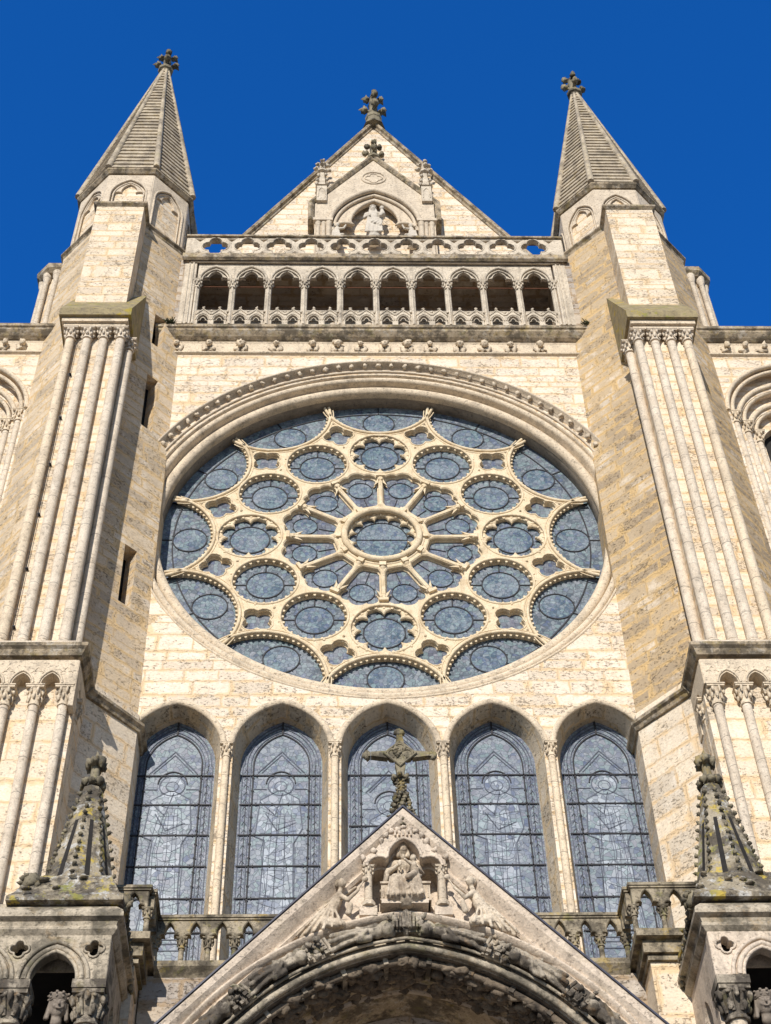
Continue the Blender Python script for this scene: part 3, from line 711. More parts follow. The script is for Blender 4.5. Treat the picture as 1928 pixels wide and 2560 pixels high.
for k in range(10):
    a, b = GX[k], GX[k+1]; c = (a+b)/2; m = MB()
    ar = parch(c, 42.72, .44, .66, 8)
    m.plate([(a+.0, 43.66), (a, 42.72)]+ar+[(b, 42.72), (b, 43.66)], [], -.80, -.58)
    m.sweep(parch(c, 42.70, .465, .70, 10), prof_round(0, -.83, .045, 6)); m.sweep(parch(c, 42.70, .40, .60, 10), prof_round(0, -.79, .03, 6))
    t = trefarch(c, 42.72, .43, .56)
    m.plate([(a+.08, 42.72)]+parch(c, 42.725, .45, .67, 8)+[(b-.08, 42.72)]+list(reversed(t)), [], -.74, -.66)
    m.sweep(t, prof_round(.015, -.75, .022, 6))
    m.build('arch', S_GAL, gal)
    # parapet panel with twin gablets
    m = MB(); hs_ = []
    for q in (-.235, .235): hs_.append([(c+q-.15, 40.36)]+parch(c+q, 40.56, .15, .24, 6)+[(c+q+.15, 40.36)])
    m.plate([(a+.09, 40.32), (b-.09, 40.32), (b-.09, 41.02), (c+.235, 41.12), (c, 41.0), (c-.235, 41.12), (a+.09, 41.02)], hs_, -.80, -.72, b=.01)
    for q in (-.235, .235):
        for e, rr in ((.205, .02), (.16, .015)): m.sweep(parch(c+q, 40.56, e, e*1.55, 7), prof_round(0, -.81, rr, 5))
        m.sweep([(c+q-.22, 40.82), (c+q, 41.10), (c+q+.22, 40.82)], prof_round(0, -.815, .022, 5), smooth=False)
        m.blob((c+q, -.80, 41.17), (.05, .04, .05), k, .5, 6, 4); m.blob((c+q+.235, -.80, 41.0), (.05, .04, .05), k+3, .5, 6, 4)
        tre = trefarch(c+q, 40.52, .14, .22, 4); m.sweep(tre, prof_round(.01, -.76, .014, 5))
    m.sweep([(a+.09, 41.03), (b-.09, 41.03)], prof_round(0, -.79, .028, 6)); 
    m.build('parapet_panel', S_GAL, gal)
for x in GX:
    m = MB(); m.lathe([(.105, 40.3), (.10, 40.4), (.078, 40.46), (.074, 42.28)], (x, -.74), 16, lob=(4, .28))
    for dx in (-.07, .07): m.lathe([(.03, 40.3), (.028, 42.3)], (x+dx, -.70), 8)
    c_ = m.build('column', S_GAL, gal)
    m = MB(); capital(m, x, -.74, 42.28, .085, .40, int(x*7), 1.5); m.build('capital', S_GAL, c_)
m = MB(); m.tube((-5.4, -.60, 42.62), (5.4, -.60, 42.62), .014); m.build('tie_rod', RUST, gal)
# ---- upper cornice and pierced parapet
m = MB(); m.prism([(-.1, 43.75), (-.1, 43.95), (-.85, 43.95), (-1.02, 43.88), (-1.03, 43.64), (-.95, 43.58), (-.9, 43.66), (-.84, 43.75)], -5.85, 5.88); m.build('upper_cornice', S_COPE, cath)
m = MB(); hs_ = []
for k in range(13):
    x = -5.9+.984*k
    h = [((px-x)*1.02+x, 44.53+(pz-44.53)*1.24) for px, pz in lobed(x, 44.53, .20, .185, 4, 0, 6)]
    if k in (0, 12):
        sgn = 1 if k == 0 else -1; h = [(x+.1*sgn+(px-x), pz) for px, pz in h if (px-x)*sgn > -.08]
    hs_.append(h)
for k in range(12):
    x = -5.9+.984*(k+.5)
    for z, fl in ((44.15, 1), (44.92, -1)):
        hs_.append([(x-.12, z-.05*fl), (x, z+.09*fl), (x+.12, z-.05*fl)])
m.plate([(-5.82, 43.94), (5.84, 43.94), (5.84, 45.05), (-5.82, 45.05)], [h for i, h in enumerate(hs_) if i not in (0, 12)], -.86, -.70, b=.03)
for h in hs_[1:12]: m.sweep(list(reversed(orient(offset(orient(h, True), .025), True))), prof_round(0, -.86, .022, 5), True)
par = m.build('pierced_parapet', S_GAL, cath)
m = MB(); m.prism([(-.93, 45.04), (-.93, 45.12), (-.80, 45.20), (-.76, 45.20), (-.63, 45.12), (-.63, 45.04)], -5.82, 5.84); m.build('rail', S_COPE, par)
m = MB(); m.box(-5.9, 5.9, -.7, .56, 43.9, 43.96); m.build('walkway', S_COPE, cath)

# ---- gable
GA = (.12, 55.35); SL = 1.86
m = MB(); m.plate([(-6.0, 43.9), (6.2, 43.9), (GA[0]+(55.35-43.9)/SL, 43.9), GA, (GA[0]-(55.35-43.9)/SL, 43.9)][2:] if False else [(GA[0]-(55.35-43.9)/SL, 43.9), (GA[0]+(55.35-43.9)/SL, 43.9), GA], [], .55, .95)
gab = m.build('gable', A_WALL, cath)
m = MB(); ex = (55.35-43.9)/SL
m.sweep([(GA[0]-ex, 43.9), GA, (GA[0]+ex, 43.9)], [(-.10, .56), (-.10, .51), (-.04, .48), (-.02, .40), (.05, .37), (.12, .42), (.13, 1.0), (-.10, .96)], smooth=False)
for s_ in (-1, 1):
    for i in range(34):
        t = .06+.9*i/34; x = GA[0]+s_*ex*(1-t); z = 43.9+(55.35-43.9)*t
        m.blob((x+s_*.12, .62, z+.06), (.07, .12, .08), i, .3, 6, 4)
m.build('gable_coping', S_COPE, gab)
m = MB(); m.lathe([(.42, 55.2), (.26, 55.9), (.22, 56.2)], (GA[0]+.02, .6), 8, smooth=False); finial(m, GA[0]+.02, .6, 55.8, 2.05, .82, 4)
m.build('finial', S_DARK, gab)
# aedicule
m = MB(); ax = .06
oh = [(ax-1.42, 44.6)]+parch(ax, 47.55, 1.42, 2.15, 14)+[(ax+1.42, 44.6)]
m.plate([(ax-1.98, 44.5), (ax+1.98, 44.5), (ax+1.98, 48.95), (ax, 51.95), (ax-1.98, 48.95)], [oh], .10, .548)
ae = m.build('statue_niche', S_PALE, gab)
m = MB()
m.sweep([(ax-2.06, 47.7), (ax-2.06, 48.85), (ax, 51.98), (ax+2.06, 48.85), (ax+2.06, 47.7)], [(-.05, .56), (-.05, .06), (.03, -.02), (.12, .0), (.14, .1), (.14, .56)], smooth=False)
m.build('hood_coping', S_COPE, ae)
m = MB()
for e, y, r in ((.06, .08, .09), (-.09, .2, .06)): m.sweep(parch(ax, 47.55, 1.42+e, 2.15+e, 16), prof_round(0, y, r, 8))
L_ = arc(ax-.97, 47.42, .40, 195, 52, 10); T_ = parch(ax, 47.86, .80, 1.42, 10); t = dedupe(L_+T_+[(2*ax-x, z) for x, z in reversed(L_)])
m.plate([(ax-1.46, 47.2)]+parch(ax, 47.56, 1.43, 2.16, 14)+[(ax+1.46, 47.2)]+list(reversed(t)), [], .26, .36)
m.sweep(t, prof_round(.02, .22, .065, 8))
for s_ in (-1, 1):
    for dx, r in ((1.52, .09), (1.68, .07), (1.86, .08)):
        m.lathe([(r, 44.6), (r, 47.45), (r*1.5, 47.6)], (ax+s_*dx, .10), 10)
    m.box(ax+s_*1.7-.32, ax+s_*1.7+.32, -.04, .3, 47.6, 47.74)
m.sweep(list(reversed(circle(ax, 50.62, .40, 28))), prof_round(0, .09, .035, 6), True)
q = lobed(ax, 50.62, .16, .14, 4, 0, 6); m.sweep(list(reversed(q)), prof_round(0, .09, .02, 5), True)
m.build('trefoil_arch', S_PALE, ae)
m = MB(); finial(m, ax+.02, .14, 51.95, 1.15, .66, 9); m.build('finial', S_DARK, ae)
for s_ in (-1, 1):
    m = MB(); x = ax+s_*1.76
    m.box(x-.17, x+.17, -.02, .32, 48.9, 49.9)
    m.sweep([(x-.12, 49.1)]+parch(x, 49.5, .10, .22, 5)+[(x+.12, 49.1)], prof_round(0, -.03, .015, 5))
    m.lathe([(.30, 49.9), (.17, 50.0), (.07, 51.2)], (x, .14), 4, a0=PI/4, smooth=False)
    for z in (50.0, 50.3, 50.7):
        for i in range(4): a = PI/4+i*PI/2; r = .27-(z-49.9)*.12; m.blob((x+r*math.cos(a), .14+r*math.sin(a), z), .06, i, .4, 6, 4)
    finial(m, x, .14, 51.0, .72, .5, s_+3)
    m.build('pinnacle', S_GAL, ae)
for x in (-1.03, 0.02, 1.07):
    m = MB(); m.blob((x, .2, 44.95), (.22, .3, .28), int(x*5), .3, 12, 9); m.blob((x, -.1, 44.9), (.1, .1, .12), 3, .4)
    m.lathe([(.42, 45.45), (.40, 45.3), (.3, 45.2), (.24, 45.05)], (x, .35), 12)
    for i in range(8): m.blob((x+.34*math.cos(i*PI/7+PI), .35+.34*math.sin(i*PI/7+PI), 45.2), .09, i, .5)
    m.build('carved_bracket', S_STATW, ae)

# ---- turrets
hsw = lambda m, path, prof, **k: m.sweep(path, [(-o, z) for o, z in prof], T=lambda x, y, z: (x, z, y), **k)
def faceTz(p0, q0, p1, q1, z0, z1):
    def T(a, d, z):
        t = (z-z0)/(z1-z0); px, py = p0[0]+(p1[0]-p0[0])*t, p0[1]+(p1[1]-p0[1])*t; qx, qy = q0[0]+(q1[0]-q0[0])*t, q0[1]+(q1[1]-q0[1])*t
        dx, dy = qx-px, qy-py; L = math.hypot(dx, dy); ix, iy = -dy/L, dx/L
        return (px+dx*a+ix*d, py+dy*a+iy*d, z)
    return T
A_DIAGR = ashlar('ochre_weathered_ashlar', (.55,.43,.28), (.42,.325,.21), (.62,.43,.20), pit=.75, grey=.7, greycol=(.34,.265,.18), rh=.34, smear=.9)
def turret(s, cx, cy, zb, za, ri):
    F = lambda pts: pts if s > 0 else [(-x, y) for x, y in reversed(pts)]
    B = lambda m, u0, u1, *r: m.box(*(sorted((s*u0, s*u1))), *r)
    bot = F([(5.45, 1.2), (5.45, -.6), (6.62, -1.75), (8.4, -1.75), (9.55, -.6), (9.55, 1.2)])
    topp = F([(5.74, 1.2), (5.74, -.6), (6.97, -1.75), (8.4, -1.75), (9.55, -.6), (9.55, 1.2)])
    m = MB()
    for i in range(5):
        T = faceTz(bot[i], bot[i+1], topp[i], topp[i+1], 25.0, 44.3); hs_ = []
        if s < 0 and i == 3:
            for z0, z1 in ((35.0, 37.25), (28.35, 30.3), (38.75, 40.2)): hs_.append([(.45, z0), (.67, z0), (.67, z1), (.45, z1)])
        m.plate([(0, 25.0), (1, 25.0), (1, 44.3), (0, 44.3)], hs_, 0, .42, T=T, back=False)
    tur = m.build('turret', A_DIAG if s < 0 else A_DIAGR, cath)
    if s < 0:
        m = MB(); T = faceTz(bot[3], bot[4], topp[3], topp[4], 25.0, 44.3)
        m.box(.3, .8, .5, .54, 28.2, 40.4, T=T); m.build('slit_darkness', DARK, tur)
    # front pier, mossy weathering, colonnaded block
    m = MB(); B(m, 6.95, 8.36, -2.4, -1.6, 38.5, 44.24); m.build('front_pier', A_TUR, tur)
    m = MB(); lp = F([(6.95, -1.7), (6.95, -2.4), (8.36, -2.4), (8.36, -1.7)]); hsw(m, lp, [(-.2, 44.45), (.03, 44.42), (.10, 44.36), (.10, 44.28), (0, 44.2), (-.2, 44.2)], smooth=False)
    B(m, 7.0, 8.3, -2.35, -1.7, 44.2, 44.42)
    hsw(m, topp, [(-.3, 44.5), (.02, 44.40), (.10, 44.34), (.10, 44.28), (.03, 44.22), (.0, 44.12), (-.3, 44.12)], smooth=False)
    m.build('string_course', S_COPE, tur)
    m = MB(); m.prism([(-3.08, 37.36), (-3.08, 37.66), (-1.6, 40.55), (-1.6, 37.36)], *sorted((s*6.60, s*8.5)))
    m.build('weathering', S_LEDGE, tur)
    m = MB(); B(m, 6.68, 8.42, -2.98, -1.7, 37.2, 37.355); B(m, 6.74, 8.36, -2.9, -1.7, 37.05, 37.2); m.build('impost', S_MOULD, tur)
    m = MB(); B(m, 6.76, 8.26, -2.62, -1.6, 25.2, 37.06); m.build('colonnaded_block', A_TUR, tur)
    for u, y in ((6.84, -2.74), (7.28, -2.74), (7.71, -2.74), (8.15, -2.74), (6.66, -2.36)):
        m = MB(); m.lathe([(.122, 25.5), (.114, 36.6)], (s*u, y), 14); base(m, s*u, y, 25.28, .10); c_ = m.build('colonnette', S_SHAFT if u < 8 else S_SHAFTW, tur)
        m = MB(); capital(m, s*u, y, 36.66, .108, .39, int(u*11)+s, 1.75); m.build('capital', S_SHAFT, c_)
    # lower stage
    low = F([(5.36, 1.0), (5.36, -.80), (6.33, -1.92), (6.33, -2.0)])
    m = MB()
    Lp = F([(5.39, 1.0), (5.39, -.80), (6.38, -1.9), (6.38, -2.78), (9.9, -2.78)])
    for i in range(4): m.add([(*Lp[i], 0), (*Lp[i+1], 0), (*Lp[i+1], 25.2), (*Lp[i], 25.2)], [(0,1,2,3)])
    m.add([(*p, 25.2) for p in Lp], [tuple(range(5))])
    lw = m.build('lower_stage', A_LOW, tur)
    m = MB(); hsw(m, low, [(-.42, 25.62), (.08, 24.92), (-.42, 24.92)], smooth=False); m.build('weathering', S_SPIRE, lw)
    m = MB(); hsw(m, low, [(-.3, 24.925), (.09, 24.925), (.12, 24.89), (.11, 24.83), (.05, 24.79), (.02, 24.70), (-.3, 24.68)], smooth=False)
    hsw(m, F([(6.33, -1.8), (6.33, -3.12), (9.9, -3.12)]), [(-.6, 25.1), (.04, 25.05), (.12, 25.0), (.11, 24.92), (.05, 24.87), (.0, 24.74), (-.6, 24.66)], smooth=False)
    m.build('string_course', S_COPE, lw)
    m = MB(); B(m, 6.46, 9.9, -2.98, -1.7, 25.05, 25.30); m.build('plinth', S_SHAFT, lw)
    m = MB(); xs = [6.58+.585*k for k in range(6)]
    out = [(6.37, 24.64), (6.37, 23.97), (6.40+.0, 23.97)]
    for k in range(5):
        out += parch((xs[k]+xs[k+1])/2, 23.98, .19, .30, 7)
    out += [(9.9, 23.97), (9.9, 24.64)]
    out = [(s*x, z) for x, z in out]
    m.plate(out, [], -3.08, -2.75)
    for k in range(5): m.sweep([(s*x, z) for x, z in parch((xs[k]+xs[k+1])/2, 23.98, .235, .36, 8)][::s], prof_round(0, -3.09, .025, 6))
    for k in range(6):
        q = [(s*x, z) for x, z in trefarch(xs[k], 24.28, .12, .16, 4)][::s]; m.sweep(q, prof_round(0, -3.08, .014, 5))
    # returned arcade on the inner side
    T = faceT(*F([(6.355, -1.9), (6.355, -3.07)]))
    m.plate([(0, 23.4), (.25, 23.4)]+parch(.5, 23.9, .20, .36, 6)+[(1.0, 23.97) if s > 0 else (1.0, 23.97), (1.165, 23.97), (1.165, 24.63), (0, 24.63)], [], .0, .012 if False else .1, T=T)
    m.build('blind_arcade', S_MOULD, lw)
    for u, y in [(x, -2.90) for x in xs[:4]]+[(6.46, -2.45)]:
        m = MB(); m.lathe([(.098, 12), (.098, 23.52)], (s*u, y), 14); c_ = m.build('colonnette', S_SHAFT if int(u*10) % 2 else S_SHAFTW, lw)
        m = MB(); capital(m, s*u, y, 23.5, .10, .48, int(u*13)+s, 1.8); m.build('capital', S_MOULD, c_)
    # octagonal drum
    ro = ri/math.cos(PI/8)
    def octp(r, z=None): return [(cx+r*math.cos(PI/8+i*PI/4), cy+r*math.sin(PI/8+i*PI/4)) for i in range(8)]
    m = MB(); m.lathe([(ro-.13, 44.2), (ro-.15, zb-.3)], (cx, cy), 8, a0=PI/8, smooth=False)
    dr = m.build('drum', A_TUR, tur)
    O = octp(ro); zt = zb-.32
    for i in range(8):
        p, q = O[i], O[(i+1) % 8]
        if (p[1]+q[1])/2 > cy+1.2: continue
        L = math.hypot(q[0]-p[0], q[1]-p[1]); T = faceT(p, q); m = MB()
        h = [(.17, 44.6)]+parch(L/2, zt-1.15, L/2-.17, .86, 8)+[(L-.17, 44.6)]
        m.plate([(0, 44.35), (L, 44.35), (L, zt+.05), (0, zt+.05)], [h], 0, .16, b=.02, T=T)
        for e, r, d in ((.02, .035, .0), (-.07, .028, .05)):
            m.sweep([(.17-e, 44.6)]+parch(L/2, zt-1.15, L/2-.17+e, .86+e, 8)+[(L-.17+e, 44.6)], prof_round(0, d, r, 6), T=T)
        tf = trefarch(L/2, zt-1.12, L/2-.21, .72, 6)
        m.plate([(.19, zt-1.12)]+parch(L/2, zt-1.13, L/2-.19, .83, 8)+[(L-.19, zt-1.12)]+list(reversed(tf)), [], .06, .13, T=T)
        m.build('blind_arch', S_PALE, dr)
    m = MB(); ring = octp(ro); ring = ring[4:]+ring[:4]
    hsw(m, ring, [(-.2, zb+.02), (.09, zb-.0), (.13, zb-.04), (.13, zb-.11), (.09, zb-.15), (.03, zb-.22), (-.2, zb-.22)], closed=True, smooth=False)
    m.build('drum_cornice', S_COPE, dr)
    # spire in overlapping stone courses
    m = MB(); N = 33; R0 = ro+.10; H = za-zb
    prof = [(R0, zb)]
    for k in range(N):
        z0 = zb+H*k/N; z1 = zb+H*(k+1)/N; r0 = R0+(.11-R0)*k/N; r1 = R0+(.11-R0)*(k+1)/N
        prof += [(r0+.05, z0+.001), (r0+.045, z0+.05), (r1+.004, z1-.004)]
    m.lathe(prof, (cx, cy), 8, a0=PI/8, smooth=False, caps=False)
    sp = m.build('spire', S_SPIRE, tur)
    m = MB()
    for i in range(8):
        a = PI/8+i*PI/4; m.tube((cx+(R0+.02)*math.cos(a), cy+(R0+.02)*math.sin(a), zb+.02), (cx+.12*math.cos(a), cy+.12*math.sin(a), za), .115, .055, 8)
    m.build('spire_ribs', S_SPIRE, sp)
    m = MB(); m.lathe([(.15, za-.35), (.17, za-.1), (.24, za), (.24, za+.12), (.14, za+.2)], (cx, cy), 8, smooth=False); finial(m, cx, cy, za-.05, 1.45, .78, 5+s)
    m.build('finial', S_DARK, sp)
turret(-1, -7.74, .2, 48.0, 58.95, 1.74)
turret(1, 7.70, .2, 47.45, 57.25, 1.64)

# ---- flanking walls with belfry-like openings, and small colonnaded buttresses behind
def flank(s):
    c = s*11.15; m = MB()
    hole = [(c-1.55, 20)]+parch(c, 36.5, 1.55, 2.05, 14)+[(c+1.55, 20)]
    m.plate([(min(s*8.5, s*17), 17), (max(s*8.5, s*17), 17), (max(s*8.5, s*17), 40.3), (min(s*8.5, s*17), 40.3)], [hole], -.6, -.3)
    hw = [1.55, 1.2, .85, .55]; ys = [-.3, -.05, .2, .45]
    for i in (1, 2, 3):
        m.plate([(c-2.2, 19), (c+2.2, 19), (c+2.2, 39.5), (c-2.2, 39.5)], [[(c-hw[i], 19.5)]+parch(c, 36.4-.1*i, hw[i], hw[i]*1.3, 12)+[(c+hw[i], 19.5)]], ys[i-1]+.001, ys[i])
    fw = m.build('flanking_wall', A_WALL, cath)
    m = MB()
    for i, e in ((0, .05), (1, .05), (2, .05)):
        y = [-.62, -.33, -.08][i]; m.sweep(parch(c, 36.5-.1*i, hw[i]+e, hw[i]*1.32+e, 14), prof_round(0, y, .07, 8)); m.sweep(parch(c, 36.5-.1*i, hw[i]+e-.16, hw[i]*1.32+e-.16, 14), prof_round(0, y+.1, .06, 8))
    m.build('arch_mouldings', S_MOULD, fw)
    m = MB(); m.box(c-.8, c+.8, .46, .5, 19, 38.5); m.build('opening_darkness', DARK, fw)
    for i in range(3):
        x = c-s*(hw[i]-.12); y = [-.45, -.18, .07][i]
        m = MB(); m.lathe([(.09, 18), (.09, 36.1-.1*i)], (x, y), 12); c_ = m.build('colonnette', S_SHAFT, fw)
        m = MB(); capital(m, x, y, 36.1-.1*i, .1, .42, i, 1.7); m.build('capital', S_MOULD, c_)
    m = MB(); m.prism(CP, *sorted((s*8.6, s*17))); cr = m.build('cornice', S_COPE, fw)
    m = MB(); m.prism([(-.603, 39.665), (-.603, 39.05), (-.68, 39.09), (-.69, 39.13), (-.62, 39.17), (-.62, 39.6), (-.65, 39.665)], *sorted((s*8.7, s*17))); m.build('frieze', S_MOULD, fw)
    for i, u in enumerate((10.05, 10.55, 11.1, 11.7, 12.4)):
        m = MB(); m.blob((s*u, -.76, 39.44), (.09, .1, .11), i, .35, 9, 7); m.blob((s*u-.05, -.66, 39.34), (.14, .06, .14), i+4, .5); m.build('carved_head', S_MOULD, fw)
    cxx = s*(9.98 if s > 0 else 9.9); m = MB(); cyy = .75
    m.lathe([(.40, 39.5), (.40, 44.75)], (cxx, cyy), 8, a0=PI/8, smooth=False); sb = m.build('buttress_shaft', A_TUR, cath)
    for i in range(5):
        a = PI+rad(12)+i*rad(39); m = MB(); m.lathe([(.09, 39.6), (.085, 44.35), (.12, 44.42), (.15, 44.7)], (cxx+.50*math.cos(a), cyy+.50*math.sin(a)), 10); m.build('colonnette', S_SHAFT, sb)
    m = MB(); m.lathe([(.6, 44.65), (.74, 44.78), (.76, 44.98), (.60, 45.12)], (cxx, cyy), 8, a0=PI/8, smooth=False); m.build('cap_slab', S_COPE, sb)
flank(-1); flank(1)
m = MB()
for i in range(6):
    m.tube((-7.98, -2.68, 25.6+i*1.84), (-7.98, -2.68, 25.6+(i+1)*1.84), .008)
    m.box(-8.0, -7.94, -2.71, -2.62, 25.6+i*1.84+.4, 25.6+i*1.84+.43)
m.build('lightning_cable', IRON, cath)

# ================================================================ PORCH
porch = thing('porch', (-.07, -7, 0), 'gabled stone porch with sculpted arch, pinnacled tabernacles and low balustrade in front of the lancets', 'porch')
PX = -.07; ZC = 11.15
def parc(R, a1=None, n=40, zmin=11.15):       # porch arch: two arcs, each centred .5 beyond the axis
    a = math.degrees(math.acos(.5/R)); l = arc(PX+.5, ZC, R, 180, 180-a, n)
    l = [(min(x, PX), z) for x, z in l]
    return l+[(2*PX-x, z) for x, z in reversed(l[:-1])]
GT, GS = 17.36, 1.077
m = MB()
niche = [(PX-.50, 15.66)]+arc(PX-.35, 16.28, .15, 180, 60, 5)+parch(PX, 16.44, .23, .33, 6)+[(2*PX-x, z) for x, z in reversed(arc(PX-.35, 16.28, .15, 180, 60, 5))]+[(PX+.50, 15.66)]
hw_ = (GT-10)/GS
m.plate([(PX-hw_, 10)]+[(PX-hw_+.01, 9.9), (PX-4.2, 9.9)]+[(PX-3.9, 9.9)]+parc(4.25)+[(PX+3.9, 9.9), (PX+4.2, 9.9), (PX+hw_-.01, 9.9), (PX+hw_, 10), (PX, GT)], [niche], -7.0, -6.62)
gb = m.build('porch_gable', S_PORCH, porch)
m = MB(); m.box(PX-.6, PX+.6, -6.70, -6.62, 15.5, 16.9); m.box(PX-.6, PX+.6, -6.99, -6.7, 15.5, 15.655); m.build('niche_back', S_PORCH, gb)
m = MB(); sl = [(PX-hw_, 10), (PX, GT), (PX+hw_, 10)]
m.sweep(sl, [(-.30, -6.99), (-.30, -7.05), (-.26, -7.09), (-.22, -7.05), (-.2, -7.06), (-.06, -7.20), (.02, -7.22), (.05, -7.20), (.05, -6.6), (-.30, -6.6)], smooth=False)
m.build('raking_moulding', S_PORCH, gb)
m = MB(); m.sweep(sl, [(.051, -7.235), (.051, -6.4), (.075, -6.4), (.075, -7.235)], smooth=False); m.build('lead_flashing', LEADM, gb)
# roof behind the gable
m = MB(); m.plate([(PX-4.2, 10), (PX+4.2, 10), (PX+4.2, 12.75), (PX, 17.2), (PX-4.2, 12.75)], [parc(3.7, n=20)[0:1]+parc(3.7, n=20)[1:]], -6.6, -5.2); m.build('porch_roof', S_COPE, porch)
# arch: hood, hollow with figures, inner roll
m = MB()
m.sweep(parc(4.47), [(-.10, -6.98), (-.09, -7.05), (-.04, -7.14), (-.01, -7.15), (.0, -7.1), (.0, -6.98)])
m.sweep(parc(4.47), [(.025, -6.99), (.025, -7.04), (.06, -7.04), (.06, -6.99)])
m.build('arch_hood', S_PORCH, porch)
m = MB()
m.sweep(parc(4.25), [(.08, -7.06), (-.04, -7.03), (-.16, -6.96), (-.24, -6.98), (-.28, -7.06), (-.32, -7.12), (-.40, -7.12), (-.40, -6.7), (.08, -6.7)])
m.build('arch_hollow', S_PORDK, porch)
m = MB(); m.sweep(parc(3.93), prof_round(-.08, -7.14, .05, 8)); m.sweep(parc(3.93), prof_round(.045, -7.17, .028, 6)); m.sweep(parc(3.93), [(-.12, -7.085), (.06, -7.11), (.06, -6.9), (-.12, -6.9)]); m.build('arch_roll', S_PORMD, porch)
m = MB(); m.sweep(parc(3.80), [(0, -7.06), (0, -6.2), (.3, -6.2), (.3, -7.06)], smooth=False); m.sweep(parc(3.72), prof_round(.02, -6.95, .06, 6)); m.build('vault_band', S_VAULTSH, porch)
m = MB(); m.sweep(parc(3.70), [(0, -6.18), (0, -5.6), (.35, -5.6), (.35, -6.3), (.06, -6.3)], smooth=False); m.sweep(parc(3.70), prof_round(.03, -6.26, .07, 6)); m.sweep(parc(3.60), [(0, -5.6), (0, -4.4), (.35, -4.4), (.35, -5.6)]); m.build('inner_arch', A_NICHE, porch)
rnd = random.Random(3)
def along(s, t, R=4.13, y=-7.14):     # point on the arch: s side, t metres from the apex
    a = math.asin(.5/R)+0; th = PI/2-a-t/R
    x = PX+s*(R*math.cos(th)-.5); return x, ZC+R*math.sin(th), th
for s in (-1, 1):
    for j, (t0, t1) in enumerate(((.30, 1.10), (1.62, 2.42), (2.95, 3.75))):
        P = []; pts = []
        for i in range(7):
            t = t0+(t1-t0)*i/6; x, z, th = along(s, t); pts.append((x, -7.16-.05*math.sin(PI*i/6), z))
        rr = [.065, .085, .075, .075, .085, .09, .07]
        hx, hz, _ = along(s, t0-.02, 4.11); P.append(('e', (hx, -7.24, hz), (.095, .095, .10)))
        P.append(('e', (hx, -7.18, hz+.05), (.16, .04, .15)))
        for i in range(6): P.append(('c', pts[i], pts[i+1], rr[i], rr[i+1]))
        a1, a2, a3 = along(s, t0+.25, 4.03), along(s, t0+.42, 4.0), along(s, t0+.30, 4.12)
        P += [('c', (a1[0], -7.24, a1[1]), (a2[0], -7.3, a2[1]), .05, .04), ('c', (a2[0], -7.3, a2[1]), (a3[0], -7.32, a3[1]), .04, .035)]
        w1, w2 = along(s, t0+.15, 4.27), along(s, t0+.65, 4.30)
        P.append(('c', (w1[0], -7.12, w1[1]), (w2[0], -7.08, w2[1]), .06, .03))
        for o_ in (-.085, 0, .085):
            q0, q1, q2 = along(s, t0+.28, 4.13+o_*.6), along(s, t0+.55, 4.13+o_), along(s, t1+.03, 4.13+o_*1.3)
            yy = -7.27+abs(o_)*.5; P += [('c', (q0[0], yy, q0[1]), (q1[0], yy-.03, q1[1]), .022, .028), ('c', (q1[0], yy-.03, q1[1]), (q2[0], yy-.01, q2[1]), .028, .036)]
        for o_ in range(4):
            q0, q1 = along(s, t0+.12, 4.22), along(s, t0+.45+.12*o_, 4.34-.03*o_); P.append(('c', (q0[0], -7.12, q0[1]), (q1[0], -7.12, q1[1]), .03, .02))
        hx2, hz2, _ = along(s, t0-.03, 4.10); P.append(('e', (hx2, -7.31, hz2-.01), (.03, .03, .035)))
        def fd(p, n, s=s): return .012*noise.noise(p*14)
        fused('carved_figure', P, .0165, S_PORDK, porch, fold=fd)
    for t in ((1.38, 2.70, 3.95)):
        m = MB(); x, z, th = along(s, t, 4.12)
        ux, uz = -math.sin(th), math.cos(th)   # tangent
        T = lambda a, y, r, x=x, z=z, th=th, s=s: (x+s*(math.cos(th)*r-(-math.sin(th))*0)+s*math.sin(th)*a, y, z+math.sin(th)*r-math.cos(th)*a)
        m.box(-.17, .17, -7.22, -6.95, -.16, .14, T=T)
        for q in range(3):
            for w_ in (-.13, 0, .13):
                m.box(w_-.035, w_+.035, -7.30+.03*q, -7.1, -.15+q*.09, -.10+q*.09, T=T)
        for i in range(22): m.blob((rnd.uniform(-.17, .17), -7.25+rnd.uniform(-.06, .06), rnd.uniform(-.16, .16)), rnd.uniform(.025, .05), i, .5, 6, 4, T=T)
        m.sweep([(-.20+.012*i*0, -.17), (-.22, 0), (-.20, .15)], prof_round(0, -7.2, .03, 6), T=T)
        m.build('carved_canopy', S_PORDK, porch)
m = MB()   # double canopy at the crown
for s in (-1, 1):
    m.box(PX+min(s*.02, s*.26), PX+max(s*.02, s*.26), -7.22, -6.98, 15.16, 15.42)
    for i in range(6): m.blob((PX+s*(.22+.06*math.cos(i)), -7.27, 15.18+.045*i), .05, i, .5, 6, 4)
    for q in range(4): m.box(PX+min(s*(.03+.05*q), s*(.06+.05*q)), PX+max(s*(.03+.05*q), s*(.06+.05*q)), -7.30, -7.2, 15.2, 15.46-.02*q)
m.blob((PX, -7.22, 15.3), (.10, .1, .17), 3, .4)
m.build('crown_canopy', S_PORDK, porch)
